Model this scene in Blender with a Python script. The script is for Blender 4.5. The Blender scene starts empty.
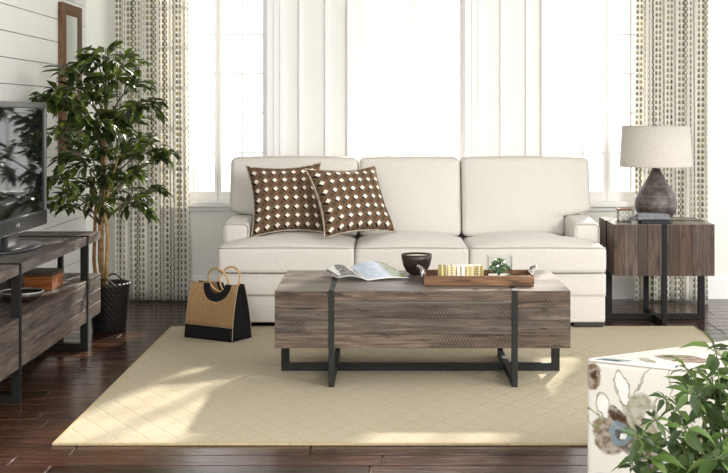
import bpy, bmesh, math, random
from mathutils import Vector, Matrix, noise
PI = math.pi
scene = bpy.context.scene
col = scene.collection

# ------------------------------------------------------------------ camera
F_PX, VX, VY, CAM_H = 1214.0, 386.0, 115.0, 1.22
cam = bpy.data.cameras.new('camera')
cam.sensor_fit = 'HORIZONTAL'
cam.sensor_width = 36.0
cam.lens = 36.0 * F_PX / 728.0
cam.shift_x = -(VX - 364.0) / 728.0
cam.shift_y = -(236.5 - VY) / 728.0
cam_o = bpy.data.objects.new('camera', cam)
col.objects.link(cam_o)
cam_o.location = (0, 0, CAM_H)
cam_o.rotation_euler = (PI / 2, 0, 0)
scene.camera = cam_o

# ------------------------------------------------------------------ world, lights, exposure
scene.view_settings.view_transform = 'Standard'
scene.view_settings.look = 'None'
scene.view_settings.gamma = 1.0
scene.view_settings.use_curve_mapping = False
scene.view_settings.exposure = 0.58
world = bpy.data.worlds.new('daylight')
scene.world = world
world.use_nodes = True
wb = world.node_tree.nodes['Background']
wb.inputs[0].default_value = (1.0, 0.995, 0.985, 1)
wb.inputs[1].default_value = 1.25
sun = bpy.data.lights.new('sun', 'SUN')
sun.energy = 6.5
sun.angle = math.radians(2.0)
sun.color = (1.0, 0.93, 0.82)
sun_o = bpy.data.objects.new('sun', sun)
col.objects.link(sun_o)
sun_o.location = (3, 14, 8)
sun_o.rotation_euler = Vector((-0.35, -1.0, -0.55)).to_track_quat('-Z', 'Y').to_euler()


def area(name, loc, target, sx, sy, energy, color=(1, 1, 1)):
    l = bpy.data.lights.new(name, 'AREA')
    l.shape = 'RECTANGLE'
    l.size, l.size_y = sx, sy
    l.energy = energy
    l.color = color
    o = bpy.data.objects.new(name, l)
    col.objects.link(o)
    o.location = loc
    o.rotation_euler = (Vector(target) - Vector(loc)).to_track_quat('-Z', 'Y').to_euler()
    return o


area('added_fill_right', (3.6, 1.2, 2.5), (0.6, 7.0, 0.5), 2.2, 1.6, 190, (1.0, 0.97, 0.93))  # added area light, right of the camera, standing in for general room fill

area('added_fill_left', (-0.6, -0.4, 2.3), (-1.2, 7.6, 0.5), 1.8, 1.4, 60, (1.0, 0.985, 0.96))  # second added light, out of view, to brighten the left side

# ------------------------------------------------------------------ node helpers


class NT:
    def __init__(s, name):
        s.m = bpy.data.materials.new(name)
        s.m.use_nodes = True
        s.n = s.m.node_tree.nodes
        s.l = s.m.node_tree.links
        s.b = s.n['Principled BSDF']
        s.out = s.n['Material Output']

    def new(s, t, **kw):
        nd = s.n.new(t)
        for k, v in kw.items():
            setattr(nd, k, v)
        return nd

    def put(s, sock, v):
        if hasattr(v, 'is_output'):
            s.l.new(v, sock)
        elif v is not None:
            sock.default_value = v

    def math(s, op, a, b=None, c=None):
        nd = s.new('ShaderNodeMath', operation=op)
        s.put(nd.inputs[0], a)
        if b is not None:
            s.put(nd.inputs[1], b)
        if c is not None:
            s.put(nd.inputs[2], c)
        return nd.outputs[0]

    def vmath(s, op, a, b):
        nd = s.new('ShaderNodeVectorMath', operation=op)
        s.put(nd.inputs[0], a)
        s.put(nd.inputs[1], b)
        return nd.outputs[0]

    def coord(s, which='Object'):
        return s.new('ShaderNodeTexCoord').outputs[which]

    def mapping(s, v, scale=(1, 1, 1), rot=(0, 0, 0), loc=(0, 0, 0)):
        nd = s.new('ShaderNodeMapping')
        s.l.new(v, nd.inputs[0])
        nd.inputs['Location'].default_value = loc
        nd.inputs['Rotation'].default_value = rot
        nd.inputs['Scale'].default_value = scale
        return nd.outputs[0]

    def noise(s, v, scale=5, detail=4, rough=0.55, dist=0.0):
        nd = s.new('ShaderNodeTexNoise')
        s.l.new(v, nd.inputs['Vector'])
        nd.inputs['Scale'].default_value = scale
        nd.inputs['Detail'].default_value = detail
        nd.inputs['Roughness'].default_value = rough
        nd.inputs['Distortion'].default_value = dist
        return nd.outputs[0]

    def ramp(s, f, stops):
        nd = s.new('ShaderNodeValToRGB')
        s.put(nd.inputs[0], f)
        e = nd.color_ramp.elements
        while len(e) < len(stops):
            e.new(0.5)
        for el, (p, c) in zip(e, stops):
            el.position = p
            el.color = tuple(c) + (1,)
        return nd.outputs[0]

    def mix(s, f, a, b, mode='MIX'):
        nd = s.new('ShaderNodeMix', data_type='RGBA', blend_type=mode)
        s.put(nd.inputs[0], f)
        s.put(nd.inputs[6], a if hasattr(a, 'is_output') else tuple(a) + (1,))
        s.put(nd.inputs[7], b if hasattr(b, 'is_output') else tuple(b) + (1,))
        return nd.outputs[2]

    def sep(s, v):
        nd = s.new('ShaderNodeSeparateXYZ')
        s.l.new(v, nd.inputs[0])
        return nd.outputs

    def comb(s, x, y, z):
        nd = s.new('ShaderNodeCombineXYZ')
        for i, v in enumerate((x, y, z)):
            s.put(nd.inputs[i], v)
        return nd.outputs[0]

    def island(s):
        return s.new('ShaderNodeNewGeometry').outputs['Random Per Island']

    def bump(s, h, strength=0.3, dist=0.01):
        nd = s.new('ShaderNodeBump')
        nd.inputs['Strength'].default_value = strength
        nd.inputs['Distance'].default_value = dist
        s.l.new(h, nd.inputs['Height'])
        s.l.new(nd.outputs[0], s.b.inputs['Normal'])

    def set(s, color=None, rough=None, metal=None, spec=None):
        if color is not None:
            s.put(s.b.inputs['Base Color'], color if hasattr(color, 'is_output') else tuple(color) + (1,))
        if rough is not None:
            s.put(s.b.inputs['Roughness'], rough)
        if metal is not None:
            s.b.inputs['Metallic'].default_value = metal
        if spec is not None:
            s.b.inputs['Specular IOR Level'].default_value = spec
        return s.m

    def mask(s, d, lo, hi):
        """1 where d < lo, 0 where d > hi"""
        nd = s.new('ShaderNodeMapRange')
        s.put(nd.inputs[0], d)
        nd.inputs[1].default_value = lo
        nd.inputs[2].default_value = hi
        nd.inputs[3].default_value = 1
        nd.inputs[4].default_value = 0
        return nd.outputs[0]


def plain(name, c, rough=0.5, metal=0.0, spec=0.5, var=0.06, scale=30.0, bump=0.0):
    t = NT(name)
    n = t.noise(t.coord(), scale, 3)
    c1 = tuple(max(0, v * (1 - var)) for v in c)
    c2 = tuple(min(1, v * (1 + var)) for v in c)
    t.set(t.ramp(n, [(0.3, c1), (0.7, c2)]), rough, metal, spec)
    if bump:
        t.bump(n, bump, 0.003)
    return t.m


def rustic(name, dark, mid, light, grain='X', saw=0.35, rough=0.55):
    """planked reclaimed wood, every plank an island with its own tone"""
    t = NT(name)
    co = t.coord()
    isl = t.island()
    off = t.comb(t.math('MULTIPLY', isl, 7.3), t.math('MULTIPLY', isl, 3.1), t.math('MULTIPLY', isl, 5.7))
    v = t.vmath('ADD', co, off)
    k = {'X': (3.0, 44, 44), 'Y': (44, 3.0, 44), 'Z': (44, 44, 3.0)}[grain]
    g = t.noise(t.mapping(v, k), 1.6, 7, 0.68, 0.6)
    c = t.ramp(g, [(0.30, dark), (0.52, mid), (0.72, light)])
    k2 = {'X': (4.5, 26, 26), 'Y': (26, 4.5, 26), 'Z': (26, 26, 4.5)}[grain]
    blot = t.noise(t.mapping(v, k2), 1.4, 4, 0.6, 0.8)
    c = t.mix(t.math('MULTIPLY', t.mask(blot, 0.34, 0.43), 0.85), c, tuple(x * 0.42 for x in dark))
    tone = t.noise(v, 2.0, 2)
    c = t.mix(t.math('MULTIPLY', t.mask(tone, 0.4, 0.6), 0.35), c, tuple(x * 1.1 for x in dark))
    # saw marks across the grain on some of each plank
    w = t.new('ShaderNodeTexWave', wave_type='BANDS', bands_direction=('Z' if grain == 'Z' else 'X' if grain == 'X' else 'Y'))
    rot = {'X': (0, 0.5, 0.3), 'Y': (0.5, 0, 0.3), 'Z': (0.0, 0.6, 0)}[grain]
    t.l.new(t.mapping(v, (1, 1, 1), rot), w.inputs['Vector'])
    w.inputs['Scale'].default_value = 26
    w.inputs['Distortion'].default_value = 1.2
    mk = t.noise(v, 3.2, 1)
    mk = t.math('MULTIPLY', t.math('SUBTRACT', 1.0, t.mask(mk, 0.52, 0.58)), saw)
    wv = t.math('MULTIPLY', t.mask(w.outputs[1], 0.35, 0.6), mk)
    c = t.mix(wv, c, tuple(x * 0.5 for x in dark))
    hs = t.new('ShaderNodeHueSaturation')
    t.l.new(c, hs.inputs['Color'])
    t.l.new(t.math('MULTIPLY_ADD', isl, 0.5, 0.75), hs.inputs['Value'])
    t.l.new(t.math('MULTIPLY_ADD', t.math('FRACT', t.math('MULTIPLY', isl, 13.7)), 0.5, 0.75), hs.inputs['Saturation'])
    t.set(hs.outputs[0], rough, 0, 0.4)
    t.bump(g, 0.25, 0.004)
    return t.m


M = {}
M['white_trim'] = plain('white_trim', (0.905, 0.90, 0.885), 0.45, var=0.01)
M['wall_paint'] = plain('wall_paint', (0.87, 0.885, 0.815), 0.6, var=0.01)
M['panel_paint'] = plain('panel_paint', (0.83, 0.83, 0.80), 0.55, var=0.01)
M['shiplap'] = plain('shiplap', (0.80, 0.80, 0.765), 0.5, var=0.02, scale=4)
M['ceiling_paint'] = plain('ceiling_paint', (0.85, 0.85, 0.84), 0.7, var=0.01)
M['dark_gap'] = plain('dark_gap', (0.16, 0.16, 0.14), 0.8)
M['steel'] = plain('steel', (0.020, 0.0215, 0.020), 0.5, 0.0, 0.2, 0.25, 60)
M['black_steel'] = plain('black_steel', (0.0085, 0.0085, 0.008), 0.5, 0.0, 0.2, 0.25, 60)
M['black_plastic'] = plain('black_plastic', (0.02, 0.022, 0.026), 0.28)
M['tv_grey'] = plain('tv_grey', (0.10, 0.103, 0.103), 0.3)
M['foot_black'] = plain('foot_black', (0.02, 0.018, 0.016), 0.5)
M['logo_grey'] = plain('logo_grey', (0.6, 0.6, 0.62), 0.4)
M['white_paper'] = plain('white_paper', (0.85, 0.85, 0.84), 0.4)
M['table_wood'] = rustic('table_wood', (0.040, 0.027, 0.020), (0.128, 0.094, 0.072), (0.27, 0.215, 0.172), 'X', 0.75)
M['end_wood'] = rustic('end_wood', (0.026, 0.013, 0.008), (0.084, 0.048, 0.031), (0.17, 0.108, 0.074), 'Z', 0.7)
M['end_top_wood'] = rustic('end_top_wood', (0.060, 0.040, 0.030), (0.155, 0.110, 0.085), (0.26, 0.19, 0.15), 'Y', 0.2, 0.26)
M['console_wood'] = rustic('console_wood', (0.036, 0.026, 0.021), (0.125, 0.098, 0.084), (0.27, 0.23, 0.205), 'Y', 0.3)
M['table_top_wood'] = rustic('table_top_wood', (0.055, 0.042, 0.034), (0.165, 0.135, 0.115), (0.31, 0.265, 0.23), 'X', 0.2, 0.30)
M['frame_wood'] = rustic('frame_wood', (0.07, 0.035, 0.018), (0.18, 0.10, 0.055), (0.29, 0.175, 0.105), 'Z', 0.1)
M['tray_wood'] = rustic('tray_wood', (0.09, 0.045, 0.025), (0.22, 0.125, 0.075), (0.34, 0.22, 0.14), 'X', 0.3)
M['box_wood'] = rustic('box_wood', (0.10, 0.035, 0.015), (0.26, 0.105, 0.05), (0.36, 0.17, 0.09), 'X', 0.0, 0.4)
M['box_lid_wood'] = rustic('box_lid_wood', (0.03, 0.018, 0.012), (0.06, 0.038, 0.028), (0.10, 0.065, 0.05), 'X', 0.0, 0.35)
M['bark'] = plain('bark', (0.32, 0.20, 0.085), 0.8, var=0.4, scale=40, bump=0.5)
M['twig'] = plain('twig', (0.10, 0.07, 0.035), 0.8, var=0.3)
M['green_stem'] = plain('green_stem', (0.09, 0.12, 0.035), 0.6, var=0.2)
M['soil'] = plain('soil', (0.10, 0.065, 0.035), 0.95, var=0.7, scale=70, bump=1.0)
M['bamboo'] = plain('bamboo', (0.52, 0.34, 0.16), 0.35, var=0.2, scale=50)
M['black_canvas'] = plain('black_canvas', (0.010, 0.010, 0.011), 0.9, spec=0.2)
M['pale_binding'] = plain('pale_binding', (0.55, 0.45, 0.30), 0.8)
M['chrome'] = plain('chrome', (0.48, 0.48, 0.48), 0.22, 1.0)
M['dark_bowl'] = plain('dark_bowl', (0.026, 0.015, 0.010), 0.35, var=0.5, scale=60, bump=0.4)
M['candle_wax'] = plain('candle_wax', (0.80, 0.72, 0.55), 0.5)
M['pale_metal'] = plain('pale_metal', (0.50, 0.49, 0.46), 0.35, 0.7)
M['grey_cloth'] = plain('grey_cloth', (0.20, 0.21, 0.225), 0.95, var=0.25, scale=160, bump=0.6)
M['dark_cloth'] = plain('dark_cloth', (0.035, 0.037, 0.042), 0.9)
M['pebble'] = plain('pebble', (0.45, 0.44, 0.40), 0.7, var=0.5, scale=90, bump=0.6)
M['brown_cover'] = plain('brown_cover', (0.20, 0.07, 0.04), 0.5)
M['tan_pot'] = plain('tan_pot', (0.42, 0.33, 0.22), 0.8, var=0.2, scale=50)


def make_floor_mat():
    t = NT('floor_planks')
    co = t.coord()
    isl = t.island()
    off = t.comb(t.math('MULTIPLY', isl, 17.0), t.math('MULTIPLY', isl, 9.0), 0.0)
    v = t.vmath('ADD', co, off)
    g = t.noise(t.mapping(v, (1.2, 16, 16)), 2.2, 6, 0.6, 0.5)
    c = t.ramp(g, [(0.28, (0.012, 0.005, 0.003)), (0.55, (0.048, 0.0195, 0.0105)), (0.8, (0.11, 0.047, 0.024))])
    hs = t.new('ShaderNodeHueSaturation')
    t.l.new(c, hs.inputs['Color'])
    t.l.new(t.math('MULTIPLY_ADD', isl, 0.9, 0.55), hs.inputs['Value'])
    r = t.ramp(t.noise(t.mapping(v, (2, 14, 14)), 3, 4), [(0.3, (0.13,) * 3), (0.7, (0.30,) * 3)])
    t.set(hs.outputs[0], r, 0, 0.4)
    h = t.math('ADD', g, t.math('MULTIPLY', t.noise(t.mapping(v, (5, 12, 12)), 1.0, 2), 1.5))
    t.bump(h, 0.16, 0.005)
    return t.m


M['floor'] = make_floor_mat()


def make_rug_mat():
    t = NT('rug_weave')
    co = t.coord()
    s = t.sep(co)
    a = t.math('MULTIPLY', t.math('ADD', s[0], t.math('MULTIPLY', s[1], 0.62)), 1 / 0.115)
    b = t.math('MULTIPLY', t.math('SUBTRACT', s[0], t.math('MULTIPLY', s[1], 0.62)), 1 / 0.115)
    da = t.math('ABSOLUTE', t.math('SUBTRACT', t.math('FRACT', a), 0.5))
    db = t.math('ABSOLUTE', t.math('SUBTRACT', t.math('FRACT', b), 0.5))
    d = t.math('MINIMUM', da, db)
    line = t.mask(d, 0.05, 0.10)
    nz = t.noise(t.mapping(co, (220, 90, 90)), 1.0, 3)
    n2 = t.noise(co, 2.5, 3)
    base = t.ramp(nz, [(0.3, (0.445, 0.39, 0.28)), (0.7, (0.565, 0.505, 0.38))])
    base = t.mix(t.math('MULTIPLY', t.mask(n2, 0.4, 0.6), 0.12), base, (0.42, 0.34, 0.22))
    c = t.mix(t.math('MULTIPLY', line, 0.14), base, (0.40, 0.32, 0.20))
    t.set(c, 0.95, 0, 0.1)
    t.bump(t.math('SUBTRACT', nz, t.math('MULTIPLY', line, 0.6)), 0.5, 0.004)
    return t.m


M['rug'] = make_rug_mat()
M['rug_edge'] = plain('rug_edge', (0.46, 0.37, 0.235), 0.95, var=0.15, scale=120, spec=0.1)


def make_linen(name, c, sc=420, var=0.10, bump=0.25):
    t = NT(name)
    co = t.coord()
    a = t.noise(t.mapping(co, (sc, sc * 0.25, sc * 0.25)), 1.0, 2)
    b = t.noise(t.mapping(co, (sc * 0.25, sc * 0.25, sc)), 1.0, 2)
    f = t.math('MULTIPLY', t.math('ADD', a, b), 0.5)
    t.set(t.ramp(f, [(0.35, tuple(x * (1 - var) for x in c)), (0.65, tuple(min(1, x * (1 + var)) for x in c))]), 0.92, 0, 0.15)
    t.b.inputs['Sheen Weight'].default_value = 0.15
    t.bump(f, bump, 0.002)
    return t.m


M['sofa_linen'] = make_linen('sofa_linen', (0.67, 0.645, 0.60))
M['sofa_piping'] = make_linen('sofa_piping', (0.52, 0.485, 0.42))
M['shade_linen'] = make_linen('shade_linen', (0.56, 0.53, 0.475), 300, 0.12)
M['jute'] = make_linen('jute', (0.36, 0.225, 0.105), 260, 0.3, 0.6)


def make_pillow_mat():
    t = NT('pillow_diamonds')
    uv = t.sep(t.coord('UV'))
    N = 7.5
    a = t.math('MULTIPLY', uv[0], N)
    b = t.math('MULTIPLY', uv[1], N)

    def dia(ox, oy):
        x = t.math('ABSOLUTE', t.math('SUBTRACT', t.math('FRACT', t.math('ADD', a, ox)), 0.5))
        y = t.math('ABSOLUTE', t.math('SUBTRACT', t.math('FRACT', t.math('ADD', b, oy)), 0.5))
        return t.math('ADD', x, y)
    white = t.mask(dia(0, 0), 0.255, 0.285)
    dark_dia = t.mask(dia(0.14, -0.12 + 0.22), 0.29, 0.33)  # dark diamonds of the print, offset from the white ones
    brown2 = t.mask(dia(0.5, 0.5), 0.25, 0.28)
    nz = t.noise(t.coord('UV'), 90, 2)
    base = t.ramp(nz, [(0.3, (0.125, 0.076, 0.044)), (0.7, (0.20, 0.130, 0.078))])
    c = t.mix(t.math('MULTIPLY', brown2, 0.7), base, (0.065, 0.037, 0.022))
    c = t.mix(dark_dia, c, (0.022, 0.014, 0.010))
    c = t.mix(white, c, (0.86, 0.82, 0.74))
    t.set(c, 0.9, 0, 0.15)
    t.bump(t.math('ADD', white, nz), 0.4, 0.003)
    return t.m


M['pillow'] = make_pillow_mat()
M['pillow_back'] = plain('pillow_back', (0.50, 0.44, 0.35), 0.95, var=0.5, scale=70)


def make_curtain_mat():
    t = NT('curtain_print')
    uv = t.sep(t.coord('UV'))      # metres along the cloth and up
    x = t.math('DIVIDE', uv[0], 0.035)
    colr = t.math('FLOOR', x)
    odd = t.math('MULTIPLY', t.math('MODULO', colr, 2.0), 0.5)
    y = t.math('ADD', t.math('DIVIDE', uv[1], 0.038), odd)
    fx = t.math('SUBTRACT', t.math('FRACT', x), 0.5)
    fy = t.math('SUBTRACT', t.math('FRACT', y), 0.5)
    # a leaf: wider at the bottom
    wx = t.math('MULTIPLY', fx, t.math('MULTIPLY_ADD', fy, 1.1, 1.3))
    d = t.math('SQRT', t.math('ADD', t.math('POWER', wx, 2.0), t.math('MULTIPLY', t.math('POWER', fy, 2.0), 0.72)))
    leaf = t.mask(d, 0.26, 0.36)
    pale = t.noise(t.coord('UV'), 2.2, 2)
    cc = t.noise(t.comb(colr, t.math('FLOOR', y), 0.0), 3.1, 0)
    lc = t.ramp(cc, [(0.35, (0.22, 0.195, 0.165)), (0.5, (0.31, 0.28, 0.19)), (0.65, (0.42, 0.39, 0.22))])
    c = t.mix(leaf, (0.88, 0.865, 0.80), lc)
    t.set(c, 0.9, 0, 0.1)
    tr = t.new('ShaderNodeBsdfTranslucent')
    t.l.new(c, tr.inputs[0])
    mx = t.new('ShaderNodeMixShader')
    mx.inputs[0].default_value = 0.42
    t.l.new(t.b.outputs[0], mx.inputs[1])
    t.l.new(tr.outputs[0], mx.inputs[2])
    t.l.new(mx.outputs[0], t.out.inputs[0])
    return t.m


M['curtain'] = make_curtain_mat()


def make_glass(name, tint=(1, 1, 1), refl=1.0):
    t = NT(name)
    t.n.remove(t.b)
    tr = t.new('ShaderNodeBsdfTransparent')
    tr.inputs[0].default_value = tuple(tint) + (1,)
    gl = t.new('ShaderNodeBsdfGlossy')
    gl.inputs['Roughness'].default_value = 0.02
    fr = t.new('ShaderNodeFresnel')
    fr.inputs[0].default_value = 1.45
    mx = t.new('ShaderNodeMixShader')
    t.l.new(t.math('MULTIPLY', fr.outputs[0], refl), mx.inputs[0])
    t.l.new(tr.outputs[0], mx.inputs[1])
    t.l.new(gl.outputs[0], mx.inputs[2])
    t.l.new(mx.outputs[0], t.out.inputs[0])
    return t.m


M['pane_glass'] = make_glass('pane_glass')
M['vase_glass'] = make_glass('vase_glass', (0.985, 0.99, 0.99))
tm = NT('tv_screen')
M['tv_screen'] = tm.set((0.006, 0.007, 0.008), 0.05, 0, 0.3)
tm = NT('mirror_glass')
M['mirror'] = tm.set((0.78, 0.82, 0.78), 0.03, 1.0)


def make_leaf(name, c1, c2, c3, trans=0.25, rough=0.4):
    t = NT(name)
    isl = t.island()
    c = t.ramp(isl, [(0.0, c1), (0.6, c2), (1.0, c3)])
    t.set(c, rough, 0, 0.4)
    tr = t.new('ShaderNodeBsdfTranslucent')
    t.l.new(t.mix(0.5, c, (0.25, 0.4, 0.04), 'MIX'), tr.inputs[0])
    mx = t.new('ShaderNodeMixShader')
    mx.inputs[0].default_value = trans
    t.l.new(t.b.outputs[0], mx.inputs[1])
    t.l.new(tr.outputs[0], mx.inputs[2])
    t.l.new(mx.outputs[0], t.out.inputs[0])
    return t.m


M['ficus_leaf'] = make_leaf('ficus_leaf', (0.008, 0.015, 0.005), (0.030, 0.050, 0.011), (0.15, 0.20, 0.035), 0.18)
M['umbrella_leaf'] = make_leaf('umbrella_leaf', (0.012, 0.026, 0.006), (0.045, 0.085, 0.016), (0.12, 0.19, 0.045), 0.2, 0.5)
M['succulent'] = make_leaf('succulent', (0.02, 0.06, 0.04), (0.14, 0.26, 0.13), (0.50, 0.62, 0.34), 0.1)


def make_basket_mat():
    t = NT('basket_weave')
    s = t.sep(t.coord())
    ang = t.math('ARCTAN2', s[1], s[0])
    u = t.math('MULTIPLY', ang, 26 / (2 * PI))
    v = t.math('MULTIPLY', s[2], 60.0)
    w = t.math('MULTIPLY', t.math('SINE', t.math('MULTIPLY', u, 2 * PI)), t.math('SINE', t.math('MULTIPLY', v, PI)))
    c = t.ramp(t.math('MULTIPLY_ADD', w, 0.5, 0.5), [(0.1, (0.005, 0.0045, 0.0045)), (0.9, (0.013, 0.011, 0.010))])
    t.set(c, 0.5, 0, 0.4)
    t.bump(w, 0.35, 0.004)
    return t.m


M['basket'] = make_basket_mat()


def make_lamp_mat():
    t = NT('carved_lamp_body')
    co = t.coord()
    s = t.sep(co)
    ang = t.math('ARCTAN2', s[1], s[0])
    u = t.math('MULTIPLY', ang, 44.0)
    ring = t.math('SINE', t.math('MULTIPLY', s[2], 420.0))
    dots = t.math('MULTIPLY', t.math('SINE', u), ring)
    n = t.noise(co, 28, 4)
    f = t.math('ADD', t.math('MULTIPLY', dots, 0.22), n)
    c = t.ramp(f, [(0.28, (0.028, 0.021, 0.018)), (0.52, (0.080, 0.064, 0.057)), (0.8, (0.19, 0.16, 0.145))])
    band = t.math('ABSOLUTE', t.math('SUBTRACT', t.math('FRACT', t.math('MULTIPLY', s[2], 17.0)), 0.5))
    c = t.mix(t.math('MULTIPLY', t.mask(band, 0.02, 0.05), t.mask(t.math('SINE', t.math('MULTIPLY', ang, 70.0)), 0.0, 0.4)), c, (0.20, 0.175, 0.155))
    t.set(c, 0.35, 0, 0.5)
    t.bump(f, 0.5, 0.004)
    return t.m


M['lamp_body'] = make_lamp_mat()


def make_print(blobs):
    """printed upholstery: soft-edged painted blobs in (u, z) on cloth"""
    t = NT('floral_upholstery')
    uv = t.coord('UV')
    wob = t.noise(uv, 22, 3)
    wob2 = t.noise(uv, 9, 2)
    s = t.sep(uv)
    u = t.math('ADD', s[0], t.math('MULTIPLY_ADD', wob, 0.045, -0.0225))
    z = t.math('ADD', s[1], t.math('MULTIPLY_ADD', wob2, 0.045, -0.0225))
    nz = t.noise(t.mapping(uv, (300, 300, 300)), 1.0, 2)
    c = t.ramp(nz, [(0.3, (0.66, 0.63, 0.57)), (0.7, (0.76, 0.73, 0.67))])
    ink = t.noise(uv, 40, 3)
    for (cu, cz, ru, rz, rot, colr, ringed) in blobs:
        x = t.math('SUBTRACT', u, cu)
        y = t.math('SUBTRACT', z, cz)
        ca, sa = math.cos(rot), math.sin(rot)
        xr = t.math('DIVIDE', t.math('ADD', t.math('MULTIPLY', x, ca), t.math('MULTIPLY', y, sa)), ru)
        yr = t.math('DIVIDE', t.math('SUBTRACT', t.math('MULTIPLY', y, ca), t.math('MULTIPLY', x, sa)), rz)
        d = t.math('SQRT', t.math('ADD', t.math('POWER', xr, 2.0), t.math('POWER', yr, 2.0)))
        if ringed:
            m = t.mask(t.math('ABSOLUTE', t.math('SUBTRACT', d, 0.9)), 0.08, 0.16)
        else:
            m = t.mask(d, 0.92, 1.06)
        m = t.math('MULTIPLY', m, t.math('MULTIPLY_ADD', t.mask(ink, 0.38, 0.6), 0.4, 0.6))
        c = t.mix(m, c, colr)
    t.set(c, 0.9, 0, 0.15)
    t.bump(nz, 0.2, 0.002)
    return t.m


# ------------------------------------------------------------------ mesh helpers
class MB:
    def __init__(s):
        s.v, s.f, s.uv, s.sm = [], [], None, []

    def add(s, vs, fs, smooth=False):
        o = len(s.v)
        s.v += [tuple(p) for p in vs]
        s.f += [tuple(i + o for i in f) for f in fs]
        s.sm += [smooth] * len(fs)

    def box(s, x0, x1, y0, y1, z0, z1, bev=0.0):
        if bev > 0:
            return s.rbox(x0, x1, y0, y1, z0, z1, bev, 2, smooth=False)
        vs = [(x, y, z) for z in (z0, z1) for y in (y0, y1) for x in (x0, x1)]
        s.add(vs, [(0, 2, 3, 1), (4, 5, 7, 6), (0, 1, 5, 4), (2, 6, 7, 3), (0, 4, 6, 2), (1, 3, 7, 5)])

    def rbox(s, x0, x1, y0, y1, z0, z1, r, seg=4, n=(1, 1, 1), fn=None, smooth=True):
        """rounded box with n inner divisions per axis and an optional deformer fn(x,y,z)"""
        lo, hi = (x0, y0, z0), (x1, y1, z1)
        axes = []
        for a in range(3):
            h = (hi[a] - lo[a]) / 2
            rr = min(r, h * 0.98)
            t = [lo[a] + rr - rr * math.tan(PI / 4 * (1 - i / seg)) for i in range(seg + 1)]
            inner = [lo[a] + rr + (hi[a] - lo[a] - 2 * rr) * i / n[a] for i in range(1, n[a])]
            t2 = [hi[a] - rr + rr * math.tan(PI / 4 * (i / seg)) for i in range(seg + 1)]
            axes.append(t + inner + t2)
        N = [len(a) for a in axes]
        idx, vs, fs = {}, [], []

        def vert(i, j, k):
            key = (i, j, k)
            if key not in idx:
                p = [axes[0][i], axes[1][j], axes[2][k]]
                q = []
                for a in range(3):
                    h = (hi[a] - lo[a]) / 2
                    rr = min(r, h * 0.98)
                    q.append(min(max(p[a], lo[a] + rr), hi[a] - rr))
                d = [p[a] - q[a] for a in range(3)]
                L = math.sqrt(sum(x * x for x in d)) or 1
                rm = [min(r, (hi[a] - lo[a]) / 2 * 0.98) for a in range(3)]
                p = [q[a] + rm[a] * d[a] / L for a in range(3)]
                if fn:
                    p = fn(*p)
                idx[key] = len(vs)
                vs.append(tuple(p))
            return idx[key]
        for a in range(3):
            b, c = (a + 1) % 3, (a + 2) % 3
            for side in (0, N[a] - 1):
                for i in range(N[b] - 1):
                    for j in range(N[c] - 1):
                        q = []
                        for (di, dj) in ((0, 0), (1, 0), (1, 1), (0, 1)):
                            key = [0, 0, 0]
                            key[a], key[b], key[c] = side, i + di, j + dj
                            q.append(vert(*key))
                        fs.append(tuple(q) if side else tuple(reversed(q)))
        s.add(vs, fs, smooth)

    def tube(s, pts, r, seg=8, closed=False, cap=True):
        pts = [Vector(p) for p in pts]
        n = len(pts)
        rs = r if isinstance(r, (list, tuple)) else [r] * n
        vs, fs = [], []
        prev = None
        for i, p in enumerate(pts):
            if closed:
                d = pts[(i + 1) % n] - pts[i - 1]
            else:
                d = pts[min(i + 1, n - 1)] - pts[max(i - 1, 0)]
            d.normalize()
            if prev is None:
                u = d.cross(Vector((0, 0, 1)))
                if u.length < 0.05:
                    u = d.cross(Vector((0, 1, 0)))
            else:
                u = prev - d * prev.dot(d)
            u.normalize()
            prev = u
            w = d.cross(u)
            for k in range(seg):
                a = 2 * PI * k / seg
                vs.append(p + (u * math.cos(a) + w * math.sin(a)) * rs[i])
        m = n if closed else n - 1
        for i in range(m):
            for k in range(seg):
                a, b = i * seg + k, i * seg + (k + 1) % seg
                c, d2 = ((i + 1) % n) * seg + (k + 1) % seg, ((i + 1) % n) * seg + k
                fs.append((a, b, c, d2))
        if cap and not closed:
            fs.append(tuple(reversed(range(seg))))
            fs.append(tuple(range((n - 1) * seg, n * seg)))
        s.add(vs, fs, True)

    def lathe(s, prof, cx=0, cy=0, seg=32, smooth=True):
        """prof: list of (r, z), swept about the vertical through cx, cy"""
        vs, fs = [], []
        n = len(prof)
        for (r, z) in prof:
            for k in range(seg):
                a = 2 * PI * k / seg
                vs.append((cx + max(r, 1e-4) * math.cos(a), cy + max(r, 1e-4) * math.sin(a), z))
        for i in range(n - 1):
            for k in range(seg):
                fs.append((i * seg + k, i * seg + (k + 1) % seg, (i + 1) * seg + (k + 1) % seg, (i + 1) * seg + k))
        s.add(vs, fs, smooth)

    def prism(s, poly, axis, a0, a1, smooth=False):
        """polygon in the plane normal to axis, pushed from a0 to a1"""
        def P(p, a):
            return {'X': (a, p[0], p[1]), 'Y': (p[0], a, p[1]), 'Z': (p[0], p[1], a)}[axis]
        n = len(poly)
        vs = [P(p, a0) for p in poly] + [P(p, a1) for p in poly]
        fs = [(i, (i + 1) % n, n + (i + 1) % n, n + i) for i in range(n)]
        fs += [tuple(reversed(range(n))), tuple(range(n, 2 * n))]
        s.add(vs, fs, smooth)

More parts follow.
